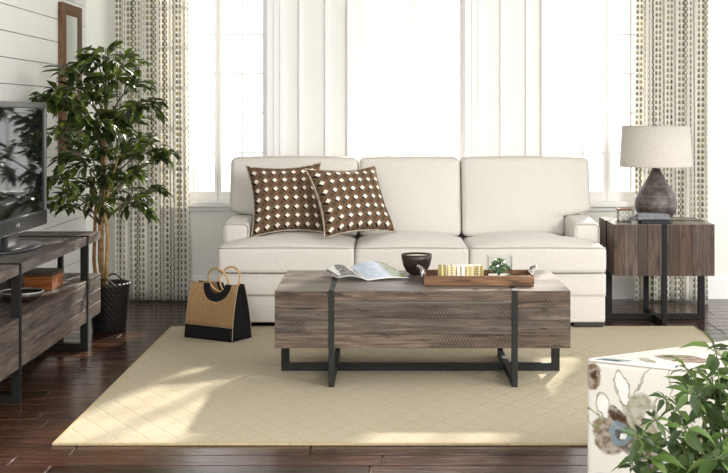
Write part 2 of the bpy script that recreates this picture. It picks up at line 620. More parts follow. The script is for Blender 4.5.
    def grid(s, fn, nu, nv, smooth=True, uvfn=None, flip=False):
        vs = [fn(i / nu, j / nv) for j in range(nv + 1) for i in range(nu + 1)]
        fs = []
        for j in range(nv):
            for i in range(nu):
                a = j * (nu + 1) + i
                q = (a, a + 1, a + nu + 2, a + nu + 1)
                fs.append(tuple(reversed(q)) if flip else q)
        o = len(s.v)
        s.add(vs, fs, smooth)
        if uvfn:
            if s.uv is None:
                s.uv = {}
            for j in range(nv + 1):
                for i in range(nu + 1):
                    s.uv[o + j * (nu + 1) + i] = uvfn(i / nu, j / nv)

    def build(s, name, mat, parent=None, loc=None, fix=True):
        me = bpy.data.meshes.new(name)
        me.from_pydata(s.v, [], s.f)
        me.polygons.foreach_set('use_smooth', s.sm)
        if s.uv is not None:
            ul = me.uv_layers.new(name='UVMap')
            for lp in me.loops:
                ul.data[lp.index].uv = s.uv.get(lp.vertex_index, (0, 0))
        if fix:
            bm = bmesh.new()
            bm.from_mesh(me)
            bmesh.ops.recalc_face_normals(bm, faces=bm.faces)
            bm.to_mesh(me)
            bm.free()
        me.materials.append(mat)
        o = bpy.data.objects.new(name, me)
        col.objects.link(o)
        if parent:
            o.parent = parent
        if loc:
            o.location = loc
        return o


def thing(name, label, cat, loc=(0, 0, 0), rotz=0.0, group=None):
    o = bpy.data.objects.new(name, None)
    o.empty_display_size = 0.05
    col.objects.link(o)
    o.location = loc
    o.rotation_euler = (0, 0, rotz)
    return tag(o, label, cat, group)


def tag(o, label, cat, group=None):
    o['label'] = label
    o['category'] = cat
    if group:
        o['group'] = group
    return o


def struct(o):
    o['kind'] = 'structure'
    return o


def px(x, y, d):
    """a point of the room seen at that spot, d metres from the lens"""
    return Vector(((x - VX) * d / F_PX, d, CAM_H - (y - VY) * d / F_PX))


# ================================================================== SETTING
LX, BY, RX, FY, CZ = -1.99, 8.05, 3.6, -0.6, 2.75

# floor of individually bevelled boards, running left to right
rng = random.Random(4)
b = MB()
y = FY
PW = 0.127
while y < BY + 0.14:
    x = LX - 0.12 - rng.random() * 1.2
    while x < RX:
        L = rng.uniform(0.5, 1.4)
        x0, x1, y0, y1 = x + 0.0008, x + L - 0.0008, y + 0.0007, y + PW - 0.0007
        c = 0.0035
        vs = [(x0, y0, -0.004), (x1, y0, -0.004), (x1, y1, -0.004), (x0, y1, -0.004),
              (x0 + c, y0 + c, 0), (x1 - c, y0 + c, 0), (x1 - c, y1 - c, 0), (x0 + c, y1 - c, 0)]
        b.add(vs, [(4, 5, 6, 7), (0, 1, 5, 4), (1, 2, 6, 5), (2, 3, 7, 6), (3, 0, 4, 7)])
        x += L
    y += PW
b.box(LX - 0.12, RX, FY, BY + 0.14, -0.06, -0.005)
struct(b.build('floor', M['floor'], fix=False))

b = MB()
b.box(LX - 0.12, RX, FY + 0.6, BY + 0.15, CZ, CZ + 0.1)
struct(b.build('ceiling', M['ceiling_paint']))

# left wall: shiplap boards over a backing
b = MB()
b.box(LX - 0.12, LX - 0.012, FY, BY + 0.15, -0.06, CZ)
wl = struct(b.build('wall_left', M['dark_gap']))
b = MB()
z = 1.802 - 14 * 0.1385
while z < CZ:
    b.box(LX - 0.013, LX, FY, BY - 0.001, max(z, 0.0), min(z + 0.1345, CZ), 0.0012)
    z += 0.1385
b.build('shiplap_boards', M['shiplap'], wl)

# back wall with three window openings
WIN = [-1.12, 0.19, 1.473]
WHALF, ZS, ZT = 0.335, 0.635, 2.45
b = MB()
b.box(LX - 0.12, RX, BY, BY + 0.15, -0.06, ZS)
b.box(LX - 0.12, RX, BY, BY + 0.15, ZT, CZ)
xs = [LX - 0.12] + [w + sgn * WHALF for w in WIN for sgn in (-1, 1)] + [RX]
for i in range(0, 8, 2):
    b.box(xs[i], xs[i + 1], BY, BY + 0.15, ZS, ZT)
struct(b.build('wall_back', M['wall_paint']))
for i in (1, 2):       # pale flat panels between the windows
    b = MB()
    b.box(xs[2 * i] + 0.1, xs[2 * i + 1] - 0.1, BY - 0.006, BY + 0.001, ZS + 0.01, ZT + 0.1)
    struct(b.build('trim_%d' % i, M['panel_paint']))
k = 3
for x in (-0.564, -0.391, 0.769, 0.938):
    b = MB()
    b.box(x - 0.013, x + 0.013, BY - 0.024, BY - 0.005, ZS + 0.01, ZT + 0.1, 0.003)
    struct(b.build('trim_%d' % k, M['white_trim']))
    k += 1


def window(i, cx):
    x0, x1 = cx - WHALF, cx + WHALF
    b = MB()
    # stepped casing and jambs
    for sgn in (-1, 1):
        e = cx + sgn * WHALF
        for (a0, a1, yy) in ((-0.004, 0.045, BY - 0.020), (0.042, 0.085, BY - 0.028), (0.082, 0.112, BY - 0.036)):
            q = sorted((e + sgn * a0, e + sgn * a1))
            b.box(q[0], q[1], yy, BY + 0.002, ZS, ZT + 0.11, 0.003)
        q = sorted((e - sgn * 0.0, e - sgn * 0.014))
        b.box(q[0], q[1], BY, BY + 0.15, ZS, ZT)
    b.box(x0 - 0.11, x1 + 0.11, BY - 0.030, BY + 0.002, ZT - 0.002, ZT + 0.112, 0.003)
    b.box(x0, x1, BY, BY + 0.15, ZT - 0.014, ZT)
    root = struct(b.build('window_%d' % i, M['white_trim']))
    b = MB()
    b.box(x0 - 0.14, x1 + 0.14, BY - 0.062, BY + 0.1, ZS - 0.022, ZS + 0.012, 0.006)
    b.box(x0 - 0.11, x1 + 0.11, BY - 0.024, BY + 0.001, ZS - 0.05, ZS - 0.02, 0.003)
    b.build('window_sill', M['white_trim'], root)
    ys0, ys1 = BY + 0.04, BY + 0.08
    for (s0, s1) in ((x0 + 0.014, cx - 0.001), (cx + 0.001, x1 - 0.014)):
        b = MB()
        b.box(s0, s0 + 0.022, ys0, ys1, ZS + 0.012, ZT - 0.014, 0.002)
        b.box(s1 - 0.022, s1, ys0, ys1, ZS + 0.012, ZT - 0.014, 0.002)
        b.box(s0 + 0.02, s1 - 0.02, ys0, ys1, ZS + 0.012, ZS + 0.075, 0.002)
        b.box(s0 + 0.02, s1 - 0.02, ys0, ys1, ZT - 0.06, ZT - 0.014, 0.002)
        xm = (s0 + s1) / 2
        b.box(xm - 0.006, xm + 0.006, ys0 + 0.008, ys1 - 0.008, ZS + 0.07, ZT - 0.05)
        for zz in (0.967, 1.233, 1.495, 1.757, 2.02, 2.28):
            b.box(s0 + 0.02, s1 - 0.02, ys0 + 0.010, ys1 - 0.010, zz - 0.006, zz + 0.006)
        sash = b.build('window_sash', M['white_trim'], root)
        b = MB()
        b.box(s0 + 0.018, s1 - 0.018, BY + 0.058, BY + 0.062, ZS + 0.07, ZT - 0.055)
        b.build('pane', M['pane_glass'], sash)


for i, cx in enumerate(WIN):
    window(i + 1, cx)

b = MB()
b.box(LX, RX, BY - 0.016, BY + 0.001, 0.0, 0.135, 0.003)
b.box(LX, RX, BY - 0.010, BY + 0.001, 0.133, 0.155, 0.003)
struct(b.build('baseboard_back', M['white_trim']))
b = MB()
b.box(LX - 0.001, LX + 0.016, FY, BY - 0.016, 0.0, 0.14, 0.003)
struct(b.build('baseboard_left', M['white_trim']))

# ================================================================== RUG
RX0, RX1, RY0, RY1 = -1.232, 1.765, 4.475, 6.96
rug = thing('area_rug', 'large beige woven rug with faint diamond lattice on the dark plank floor', 'rug', (0.27, 5.72, 0))
b = MB()
b.box(RX0 + 0.012 - 0.27, RX1 - 0.012 - 0.27, RY0 + 0.012 - 5.72, RY1 - 0.012 - 5.72, 0.0005, 0.009)
b.build('pile', M['rug'], rug)
b = MB()
for (x0, x1, y0, y1) in ((RX0, RX1, RY0, RY0 + 0.014), (RX0, RX1, RY1 - 0.014, RY1), (RX0, RX0 + 0.014, RY0 + 0.013, RY1 - 0.013), (RX1 - 0.014, RX1, RY0 + 0.013, RY1 - 0.013)):
    b.box(x0 - 0.27, x1 - 0.27, y0 - 5.72, y1 - 5.72, 0.0005, 0.011, 0.003)
b.build('edge_binding', M['rug_edge'], rug)
RUGZ = 0.0095

# ================================================================== SOFA
SX = 0.148
sofa = thing('sofa', 'long cream linen three-seat sofa under the windows', 'sofa', (SX, 7.40, 0))
W = 1.108


def L(y):
    return y - 7.40


def rect_loop(x0, x1, z0, z1, r, y, n=6):
    pts = []
    for (cx, cz, a0) in ((x1 - r, z1 - r, 0), (x0 + r, z1 - r, PI / 2), (x0 + r, z0 + r, PI), (x1 - r, z0 + r, 1.5 * PI)):
        for i in range(n + 1):
            a = a0 + (PI / 2) * i / n
            pts.append((cx + r * math.cos(a), y, cz + r * math.sin(a)))
    return pts


b = MB()
b.rbox(-W + 0.004, W - 0.004, L(6.925), L(7.86), 0.035, 0.195, 0.012, 3)
b.rbox(-W, W, L(6.918), L(7.86), 0.19, 0.318, 0.016, 3)
base = b.build('base', M['sofa_linen'], sofa)
b = MB()
b.tube([(-W + 0.002, L(6.922), 0.192), (W - 0.002, L(6.922), 0.192)], 0.005, 8)
b.build('piping', M['sofa_piping'], base)
b = MB()
b.rbox(-W + 0.03, W - 0.03, L(7.70), L(7.87), 0.30, 0.84, 0.03, 4)
b.build('back_frame', M['sofa_linen'], sofa)
for sgn in (-1, 1):
    b = MB()
    x0, x1 = sorted((sgn * (W - 0.004), sgn * (W - 0.160)))

    def armf(x, y, z):
        # slight swell on top, rolling down a little to the front
        t = max(0.0, min(1.0, (z - 0.45) / 0.15))
        return (x, y, z - 0.018 * t * max(0.0, (L(7.35) - y) / 0.25))
    b.rbox(x0, x1, L(7.10), L(7.86), 0.30, 0.605, 0.032, 5, (3, 6, 3), armf)
    arm = b.build('arm', M['sofa_linen'], sofa)
    b = MB()
    lp = rect_loop(x0 + 0.006, x1 - 0.006, 0.315, 0.582, 0.03, L(7.104))
    b.tube(lp, 0.0045, 6, closed=True)
    b.build('piping', M['sofa_piping'], arm)

# seat cushions, the outer two wrap in front of the arms
ARM_IN = W - 0.162
for (x0, x1, ear) in ((-W, -0.328, -1), (-0.324, 0.324, 0), (0.328, W, 1)):
    cxm, hw = (x0 + x1) / 2, (x1 - x0) / 2

    def seatf(x, y, z, cxm=cxm, hw=hw, ear=ear):
        u = (x - cxm) / hw
        v = (y - L(7.20)) / 0.30
        v = max(-1, min(1, v))
        if z > 0.40:
            z += 0.058 * (1 - abs(u) ** 2.6) * (1 - abs(v) ** 3.0)
        # front bulge
        if y < L(7.0):
            y -= 0.010 * (1 - u * u)
        if ear and u * ear > 0:
            t = max(0.0, min(1.0, (y - L(7.075)) / 0.02))
            lim = (ARM_IN - 0.004 - abs(cxm)) / hw
            k = 1 - t * (1 - lim)
            x = cxm + (x - cxm) * (k if True else 1)
        return (x, y, z)
    b = MB()
    b.rbox(x0, x1, L(6.90), L(7.52), 0.321, 0.468, 0.026, 5, (14, 16, 3), seatf)
    cu = b.build('seat_cushion', M['sofa_linen'], sofa)
    b = MB()
    for zz in (0.462, 0.328):
        pts = []
        for i in range(25):
            u = -1 + 2 * i / 24
            pts.append((cxm + hw * u * 0.985, L(6.903) - 0.010 * (1 - u * u) + (0.012 if abs(u) > 0.97 else 0), zz + (0.006 * (1 - u * u) if zz > 0.4 else 0)))
        b.tube(pts, 0.0048, 6)
    b.build('piping', M['sofa_piping'], cu)

# back cushions; the outer two reach over the arms
for (x0, x1, ear) in ((-W - 0.004, -0.318, -1), (-0.313, 0.313, 0), (0.318, W + 0.004, 1)):
    cxm, hw = (x0 + x1) / 2, (x1 - x0) / 2
    zlo, zhi, zear = 0.475, 0.955, 0.628

    def backf(x, y, z, cxm=cxm, hw=hw, ear=ear):
        u = (x - cxm) / hw
        v = (z - 0.72) / 0.24
        v = max(-1, min(1, v))
        bul = (1 - abs(u) ** 2.6) * (1 - abs(v) ** 2.6)
        if y < L(7.52):
            y -= 0.045 * bul
        if z > 0.9:
            z += 0.008 * (1 - u * u)
        y += (z - 0.475) * 0.22
        if ear and u * ear > 0:
            t = max(0.0, min(1.0, (zear - z) / 0.022))
            lim = (ARM_IN + 0.002 - abs(cxm)) / hw
            x = cxm + (x - cxm) * (1 - t * (1 - lim))
        return (x, y, z)
    b = MB()
    b.rbox(x0, x1, L(7.42), L(7.60), zlo, zhi, 0.035, 5, (14, 4, 22), backf)
    cu = b.build('back_cushion', M['sofa_linen'], sofa)
    # piping round the front face
    out = rect_loop(x0 + 0.008, x1 - 0.008, zlo + 0.008, zhi - 0.006, 0.04, 0, 5)
    dense = []
    n = len(out)
    for i in range(n):
        p, q = out[i], out[(i + 1) % n]
        m = max(1, int((Vector(p) - Vector(q)).length / 0.02))
        for j in range(m):
            dense.append((p[0] + (q[0] - p[0]) * j / m, L(7.433), p[2] + (q[2] - p[2]) * j / m))
    b = MB()
    b.tube([backf(*p) for p in dense], 0.0048, 6, closed=True)
    b.build('piping', M['sofa_piping'], cu)
for x in (-W + 0.10, W - 0.10):
    for y in (6.955, 7.82):
        b = MB()
        yy = L(y)
        b.box(x - 0.085, x + 0.085, yy - 0.03, yy + 0.03, RUGZ + 0.002 if y < 7 else 0.0, 0.036, 0.004)
        b.build('foot', M['foot_black'], sofa)


# throw pillows
def pillow(label, loc, rot, w, h):
    root = thing('throw_pillow', label, 'pillow', loc, 0, 'patterned pillows on the sofa')
    root.rotation_euler = rot
    T = 0.088

    def shape(u, v, s):
        a, c = 2 * u - 1, 2 * v - 1
        pin = 0.14
        x = w / 2 * a * (1 - pin * (1 - c * c) * abs(a))
        z = h / 2 * c * (1 - pin * (1 - a * a) * abs(c))
        t = ((1 - a ** 4) * (1 - c ** 4)) ** 0.55 * T
        t *= 1 + 0.12 * noise.noise(Vector((a * 1.7 + loc[0] * 9, c * 1.7, 3)))
        return (x, s * t, z + h / 2)
    b = MB()
    b.grid(lambda u, v: shape(u, v, -1), 28, 28, True, lambda u, v: (u, v))
    b.build('front_cover', M['pillow'], root)
    b = MB()
    b.grid(lambda u, v: shape(u, v, 1), 28, 28, True, flip=True)
    b.build('back_cover', M['pillow_back'], root)
    b = MB()
    loop = [shape(t, 0, 0) for t in [i / 20 for i in range(20)]] + [shape(1, t, 0) for t in [i / 20 for i in range(20)]] + \
           [shape(1 - t, 1, 0) for t in [i / 20 for i in range(20)]] + [shape(0, 1 - t, 0) for t in [i / 20 for i in range(20)]]
    b.tube(loop, 0.0045, 6, closed=True)
    b.build('piping', M['pillow_back'], root)
    return root


pillow('brown pillow with white diamonds leaning behind the other, nearer the left sofa arm', (-0.568, 7.165, 0.512), (-0.36, math.radians(-2), math.radians(13)), 0.455, 0.44)
pillow('brown diamond-print pillow in front, tilted across the sofa cushion seam', (-0.146, 7.035, 0.524), (-0.50, math.radians(-1), math.radians(33)), 0.485, 0.44)


# ================================================================== furniture helpers
def plank_faces(b, x0, x1, y0, y1, z0, z1, rows_z, rows_y, xs, gap=0.0012, th=0.018):
    """planked front/back/top boards with grain along x, cut at xs"""
    for i in range(len(xs) - 1):
        a0, a1 = xs[i] + gap, xs[i + 1] - gap
        for j in range(len(rows_z) - 1):
            q0, q1 = y0, y0 + th
            b.box(a0, a1, q0, q1, rows_z[j] + gap * 0.6, rows_z[j + 1] - gap * 0.6, 0.0012)


def bars(parent, name, mat, segs):
    b = MB()
    for s in segs:
        b.box(*s, 0.0015)
    return b.build(name, mat, parent)


# ================================================================== COFFEE TABLE
CX, CY = 0.163, 5.755
ct = thing('coffee_table', 'long weathered plank coffee table with dark steel strap legs on the rug', 'table', (CX, CY, RUGZ))
hx, hy = 0.659, 0.355
zb, zt = 0.172, 0.4275
S1, S2 = -0.243 - CX, 0.573 - CX
b = MB()
b.box(-hx + 0.005, hx - 0.005, -hy + 0.005, hy - 0.005, zb + 0.002, zt - 0.005)
body = b.build('body', M['dark_gap'], ct)
rows = [zb, 0.243, 0.297, 0.352, zt - 0.0005]
b = MB()
plank_faces(b, -hx, hx, -hy, hy, zb, zt, rows, None, [-hx, S1])
b.build('end_block', M['table_wood'], ct)
b = MB()
plank_faces(b, -hx, hx, -hy, hy, zb, zt, rows, None, [S2, hx])
b.build('end_block', M['table_wood'], ct)
b = MB()
plank_faces(b, -hx, hx, -hy, hy, zb, zt, [zb, 0.235, 0.305, 0.374], None, [S1, S2])
b.build('drawer_front', M['table_wood'], ct)
b = MB()
plank_faces(b, -hx, hx, -hy, hy, zb, zt, [0.379, zt - 0.0005], None, [S1, S2])
b.build('rail', M['table_wood'], ct)
b = MB()
plank_faces(b, -hx, hx, hy - 0.018, hy, zb, zt, rows, None, [-hx, S1, S2, hx])
b.build('back_panel', M['table_wood'], ct)
b = MB()
ny = 6
for i, (a0, a1) in enumerate(((-hx, S1), (S1, S2), (S2, hx))):
    for j in range(ny):
        q0, q1 = -hy + 2 * hy * j / ny, -hy + 2 * hy * (j + 1) / ny
        b.box(a0 + 0.0006, a1 - 0.0006, q0 + 0.0006, q1 - 0.0006, zt - 0.006, zt + 0.001, 0.001)
b.build('tabletop', M['table_top_wood'], ct)
for sx in (-1, 1):
    b = MB()
    for j in range(4):
        q = sorted((sx * hx, sx * (hx - 0.018)))
        b.box(q[0], q[1], -hy + 0.02, hy - 0.02, rows[j] + 0.0006, rows[j + 1] - 0.0006, 0.001)
    b.build('end_panel', M['table_wood'], ct)
for s in (S1, S2):
    w = 0.0125
    bars(ct, 'strap_leg', M['steel'], [
        (s - w, s + w, -hy - 0.006, -hy + 0.034, 0.0, zt + 0.0022),
        (s - w, s + w, hy - 0.034, hy + 0.006, 0.0, zt + 0.0022),
        (s - w, s + w, -hy + 0.033, hy - 0.033, 0.0, 0.036),
        (s - w, s + w, -hy - 0.006, hy + 0.006, zt - 0.002, zt + 0.0025)])
bars(ct, 'long_leg', M['steel'], [
    (-hx, -hx + 0.038, -0.0125, 0.0125, 0.0, zb + 0.001),
    (hx - 0.038, hx, -0.0125, 0.0125, 0.0, zb + 0.001),
    (-hx + 0.037, hx - 0.037, -0.012, 0.012, 0.0005, 0.037)])
CTZ = RUGZ + zt + 0.003

# ================================================================== END TABLE
EX0, EX1, EY0, EY1 = 1.315, 1.893, 6.99, 7.50
EXC, EYC = (EX0 + EX1) / 2, (EY0 + EY1) / 2
et = thing('end_table', 'dark brown vertical-plank end table with black steel frame beside the sofa', 'table', (EXC, EYC, 0))
hx, hy = (EX1 - EX0) / 2, (EY1 - EY0) / 2
zb, zt = 0.293, 0.588
b = MB()
b.box(-hx + 0.005, hx - 0.005, -hy + 0.005, hy - 0.005, zb + 0.001, zt - 0.01)
b.build('body', M['dark_gap'], et)
n = 9
r2 = random.Random(8)
cuts = [0.0]
for i in range(n):
    cuts.append(cuts[-1] + r2.uniform(0.8, 1.25))
cuts = [-hx + 2 * hx * c / cuts[-1] for c in cuts]
for (q0, q1, nm) in ((-hy, -hy + 0.018, 'front_panel'), (hy - 0.018, hy, 'back_panel')):
    b = MB()
    for i in range(n):
        b.box(cuts[i] + 0.0006, cuts[i + 1] - 0.0006, q0, q1, zb, zt - 0.001, 0.001)
    b.build(nm, M['end_wood'], et)
for sx in (-1, 1):
    b = MB()
    q = sorted((sx * hx, sx * (hx - 0.018)))
    for j in range(7):
        y0, y1 = -hy + 0.019 + (2 * hy - 0.038) * j / 7, -hy + 0.019 + (2 * hy - 0.038) * (j + 1) / 7
        b.box(q[0], q[1], y0 + 0.0006, y1 - 0.0006, zb, zt - 0.001, 0.001)
    b.build('side_panel', M['end_wood'], et)
b = MB()
for i in range(n):
    b.box(cuts[i] + 0.0006, cuts[i + 1] - 0.0006, -hy, hy, zt - 0.004, zt + 0.002, 0.001)
b.build('tabletop', M['end_top_wood'], et)
w = 0.014
bars(et, 'strap_leg', M['black_steel'], [
    (-w, w, -hy - 0.006, -hy + 0.032, 0.0, zt + 0.003),
    (-w, w, hy - 0.032, hy + 0.006, 0.0, zt + 0.003),
    (-w, w, -hy + 0.03, hy - 0.03, 0.0, 0.034),
    (-w, w, -hy - 0.006, hy + 0.006, zt, zt + 0.0035)])
bars(et, 'strap_leg', M['black_steel'], [
    (-hx - 0.006, -hx + 0.032, -w, w, 0.0, zt + 0.003),
    (hx - 0.032, hx + 0.006, -w, w, 0.0, zt + 0.003),
    (-hx + 0.03, hx - 0.03, -w, w, 0.001, 0.035),
    (-hx - 0.006, hx + 0.006, -w, w, zt, zt + 0.0034)])
ETZ = zt + 0.004

# ================================================================== MEDIA CONSOLE
KX0, KX1, KY0, KY1 = -1.962, -1.55, 4.84, 6.60
KXC, KYC = (KX0 + KX1) / 2, (KY0 + KY1) / 2
mc = thing('media_console', 'long grey-brown plank media console with open shelf against the shiplap wall', 'console', (KXC, KYC, 0))
hx, hy = (KX1 - KX0) / 2, (KY1 - KY0) / 2
ys = [5.14 - KYC, 6.30 - KYC]
b = MB()
for i in range(4):
    q0, q1 = -hx + 2 * hx * i / 4, -hx + 2 * hx * (i + 1) / 4
    for (y0, y1) in ((-hy, ys[0]), (ys[0], ys[1]), (ys[1], hy)):
        b.box(q0 + 0.0005, q1 - 0.0005, y0 + 0.0005, y1 - 0.0005, 0.545, 0.588, 0.0015)
b.build('tabletop', M['console_wood'], mc)
b = MB()
b.box(-hx + 0.004, hx - 0.02, -hy + 0.004, hy - 0.004, 0.148, 0.345)
b.build('body', M['dark_gap'], mc)
b = MB()
for i in range(4):
    q0, q1 = -hx + 2 * hx * i / 4, -hx + 2 * hx * (i + 1) / 4
    b.box(q0 + 0.0005, q1 - 0.0005, -hy, hy, 0.342, 0.362, 0.0015)
b.build('shelf', M['console_wood'], mc)
rows = [0.147, 0.215, 0.282, 0.3415]


def kpanel(y0, y1, nm):
    b = MB()
    for j in range(3):
        b.box(hx - 0.021, hx - 0.001, y0 + 0.001, y1 - 0.001, rows[j] + 0.0008, rows[j + 1] - 0.0008, 0.0015)
    return b.build(nm, M['console_wood'], mc)


kpanel(-hy, ys[0], 'end_panel')
kpanel(ys[0], ys[1], 'drawer_front')
kpanel(ys[1], hy, 'end_panel')
for sy in (-1, 1):
    b = MB()
    q = sorted((sy * hy, sy * (hy - 0.018)))
    for j in range(3):
        b.box(-hx, hx - 0.022, q[0], q[1], rows[j] + 0.0008, rows[j + 1] - 0.0008, 0.0015)
    b.build('side_panel', M['console_wood'], mc)
for s in ys:
    w = 0.0125
    bars(mc, 'strap_leg', M['black_steel'], [
        (hx - 0.034, hx + 0.005, s - w, s + w, 0.0, 0.592),
        (-hx - 0.005, -hx + 0.034, s - w, s + w, 0.0, 0.592),
        (-hx + 0.03, hx - 0.03, s - w, s + w, 0.0, 0.036),
        (-hx - 0.005, hx + 0.005, s - w, s + w, 0.586, 0.593)])
bars(mc, 'long_leg', M['black_steel'], [
    (-0.0125, 0.0125, -hy + 0.03, -hy + 0.068, 0.0, 0.546),
    (-0.0125, 0.0125, hy - 0.068, hy - 0.03, 0.0, 0.546),
    (-0.0125, 0.0125, -hy + 0.06, hy - 0.06, 0.001, 0.037)])
KTZ, KSZ = 0.589, 0.3625

# ================================================================== TELEVISION
tv = thing('television', 'black flat-screen television on an oval stand on the media console', 'television', (-1.755, 5.72, KTZ))
T0, T1, TB, TT = -0.60, 0.488, 0.075, 0.695
b = MB()
b.rbox(-0.045, 0.0, T0 + 0.02, T1 - 0.02, TB + 0.02, TT - 0.02, 0.012, 3)
b.build('back_shell', M['black_plastic'], tv)
b = MB()
b.rbox(-0.004, 0.022, T0, T1, TT - 0.030, TT, 0.006, 3)
b.rbox(-0.004, 0.022, T0, T0 + 0.022, TB, TT - 0.02, 0.006, 3)
b.rbox(-0.004, 0.022, T1 - 0.022, T1, TB, TT - 0.02, 0.006, 3)
b.build('bezel', M['tv_grey'], tv)
b = MB()
b.rbox(-0.004, 0.024, T0, T1, TB, TB + 0.075, 0.008, 3)
lb = b.build('lower_bezel', M['black_plastic'], tv)
b = MB()
b.box(0.002, 0.012, T0 + 0.015, T1 - 0.015, TB + 0.06, TT - 0.02)
b.build('screen', M['tv_screen'], tv)
b = MB()        # round maker's mark and two strokes of its wordmark
mk = [(0.0255, 0.0 + 0.008 * math.cos(a), TB + 0.037 + 0.008 * math.sin(a)) for a in [2 * PI * i / 16 for i in range(16)]]
b.tube(mk, 0.0012, 6, closed=True)
b.box(0.024, 0.0255, -0.034, -0.031, TB + 0.030, TB + 0.045)
b.box(0.024, 0.0255, -0.034, -0.026, TB + 0.030, TB + 0.033)
b.build('logo', M['logo_grey'], lb)
b = MB()
b.rbox(-0.035, 0.0, -0.09, 0.09, 0.012, TB + 0.1, 0.01, 3)
b.build('stand_neck', M['black_plastic'], tv)
b = MB()
prof = [(0.001, 0.0), (0.97, 0.0), (1.0, 0.006), (0.97, 0.013), (0.6, 0.018), (0.001, 0.02)]
b.lathe(prof, 0, 0, 48)
b.v = [(x * 0.125 - 0.005, y * 0.27, z) for (x, y, z) in b.v]
b.build('stand_base', M['black_plastic'], tv)

# box and bowl on the console shelf
kb = thing('keepsake_box', 'small reddish wooden box with dark lid on the console shelf', 'box', (-1.70, 6.03, KSZ))
b = MB()
b.box(-0.07, 0.07, -0.10, 0.10, 0.0, 0.068, 0.003)
b.build('box_body', M['box_wood'], kb)
b = MB()
b.box(-0.074, 0.074, -0.104, 0.104, 0.0685, 0.086, 0.003)
b.build('lid', M['box_lid_wood'], kb)
bw = thing('shallow_bowl', 'dark shallow bowl with pale rim on the console shelf', 'bowl', (-1.675, 5.58, KSZ))
b = MB()
b.lathe([(0.001, 0.0), (0.045, 0.0), (0.08, 0.018), (0.10, 0.046), (0.094, 0.046), (0.075, 0.022), (0.04, 0.008), (0.001, 0.007)], 0, 0, 36)
b.build('bowl_body', M['dark_bowl'], bw)
b = MB()
b.tube([(0.097 * math.cos(2 * PI * i / 36), 0.097 * math.sin(2 * PI * i / 36), 0.047) for i in range(36)], 0.004, 8, closed=True)
b.build('rim', M['pale_metal'], bw)

# ================================================================== WALL MIRROR
MY0, MY1, MZ0, MZ1 = 7.36, 7.83, 0.936, 1.908
wm = thing('wall_mirror', 'tall rustic brown wood framed mirror on the shiplap wall behind the ficus', 'mirror', (LX + 0.001, (MY0 + MY1) / 2, MZ0))
hh, hw = MZ1 - MZ0, (MY1 - MY0) / 2
b = MB()
sw = 0.088
b.box(0, 0.030, -hw, -hw + sw, 0, hh, 0.004)
b.box(0, 0.030, hw - sw, hw, 0, hh, 0.004)
b.box(0, 0.029, -hw + sw + 0.001, hw - sw - 0.001, 0, sw * 0.8, 0.004)
b.box(0, 0.029, -hw + sw + 0.001, hw - sw - 0.001, hh - sw * 0.8, hh, 0.004)
b.build('frame', M['frame_wood'], wm)
b = MB()
b.box(0.012, 0.024, -hw + sw - 0.005, hw - sw + 0.005, sw * 0.7, hh - sw * 0.7)
b.build('mirror_glass', M['mirror'], wm)


# ================================================================== CURTAINS
def curtain(label, x0, x1, seed, yc, folds, spread):
    r = random.Random(seed)
    root = thing('curtain', label, 'curtain', ((x0 + x1) / 2, yc, 0.012), 0, 'patterned window curtains')
    wd = x1 - x0
    ph = [r.uniform(0, 6.28) for _ in range(4)]
    nu, nv = 150, 30
    zt = 2.52

    def fn(u, v):
        amp = 0.020 * (0.75 + 0.25 * math.sin(u * 9 + ph[0]))
        a = 2 * PI * folds * u + 0.5 * math.sin(u * 11 + ph[1]) + 0.25 * math.sin(v * 2.5 + ph[2])
        sc = 1 + spread * (1 - v) * 0.06
        x = (u - 0.5) * wd * sc + 0.012 * math.sin(2 * a)
        yy = amp * math.sin(a) + 0.008 * math.sin(3 * a + v * 4)
        return (x, yy, v * zt)
    # arc length at mid height so the print follows the cloth
    acc = [0.0]
    for i in range(nu):
        p, q = Vector(fn(i / nu, 0.5)), Vector(fn((i + 1) / nu, 0.5))
        acc.append(acc[-1] + (q - p).length)
    b = MB()
    b.grid(fn, nu, nv, True, lambda u, v: (acc[round(u * nu)], v * zt))
    o = b.build('fabric', M['curtain'], root, fix=False)
    sm = o.modifiers.new('thickness', 'SOLIDIFY')
    sm.thickness = 0.0016
    b = MB()
    b.tube([(-wd / 2 - 0.05, 0, zt + 0.012), (wd / 2 + 0.05, 0, zt + 0.012)], 0.014, 12)
    for sx in (-1, 1):
        b.tube([(sx * (wd / 2 + 0.02), 0, zt + 0.012), (sx * (wd / 2 + 0.02), BY - yc, zt + 0.012)], 0.008, 8)
    b.build('curtain_rod', M['steel'], root)


curtain('leaf-dotted cream curtain left of the windows, behind the ficus', -1.765, -1.30, 3, 7.925, 7, 0.5)
curtain('leaf-dotted cream curtain right of the windows, behind the lamp', 1.635, 2.10, 5, 7.915, 7, 0.3)

# ================================================================== TABLE LAMP
tl = thing('table_lamp', 'brown teardrop table lamp with beige linen drum shade on the end table', 'lamp', (1.612, 7.25, ETZ))
prof = [(0.001, 0.0), (0.062, 0.0), (0.070, 0.004), (0.095, 0.022), (0.118, 0.055), (0.1265, 0.09), (0.122, 0.125), (0.105, 0.165), (0.080, 0.205), (0.055, 0.245), (0.036, 0.28), (0.026, 0.30), (0.022, 0.31), (0.001, 0.312)]
b = MB()
b.lathe(prof, 0, 0, 48)
b.build('lamp_base', M['lamp_body'], tl)
b = MB()
b.tube([(0, 0, 0.31), (0, 0, 0.36)], 0.009, 12)
b.tube([(0, 0, 0.36), (0, 0, 0.40)], 0.016, 12)
b.tube([(0.016, 0, 0.38), (0.10, 0, 0.42), (0.10, 0, 0.50), (0, 0, 0.565)], 0.002, 6)
b.tube([(-0.016, 0, 0.38), (-0.10, 0, 0.42), (-0.10, 0, 0.50), (0, 0, 0.565)], 0.002, 6)
b.build('harp', M['pale_metal'], tl)
b = MB()
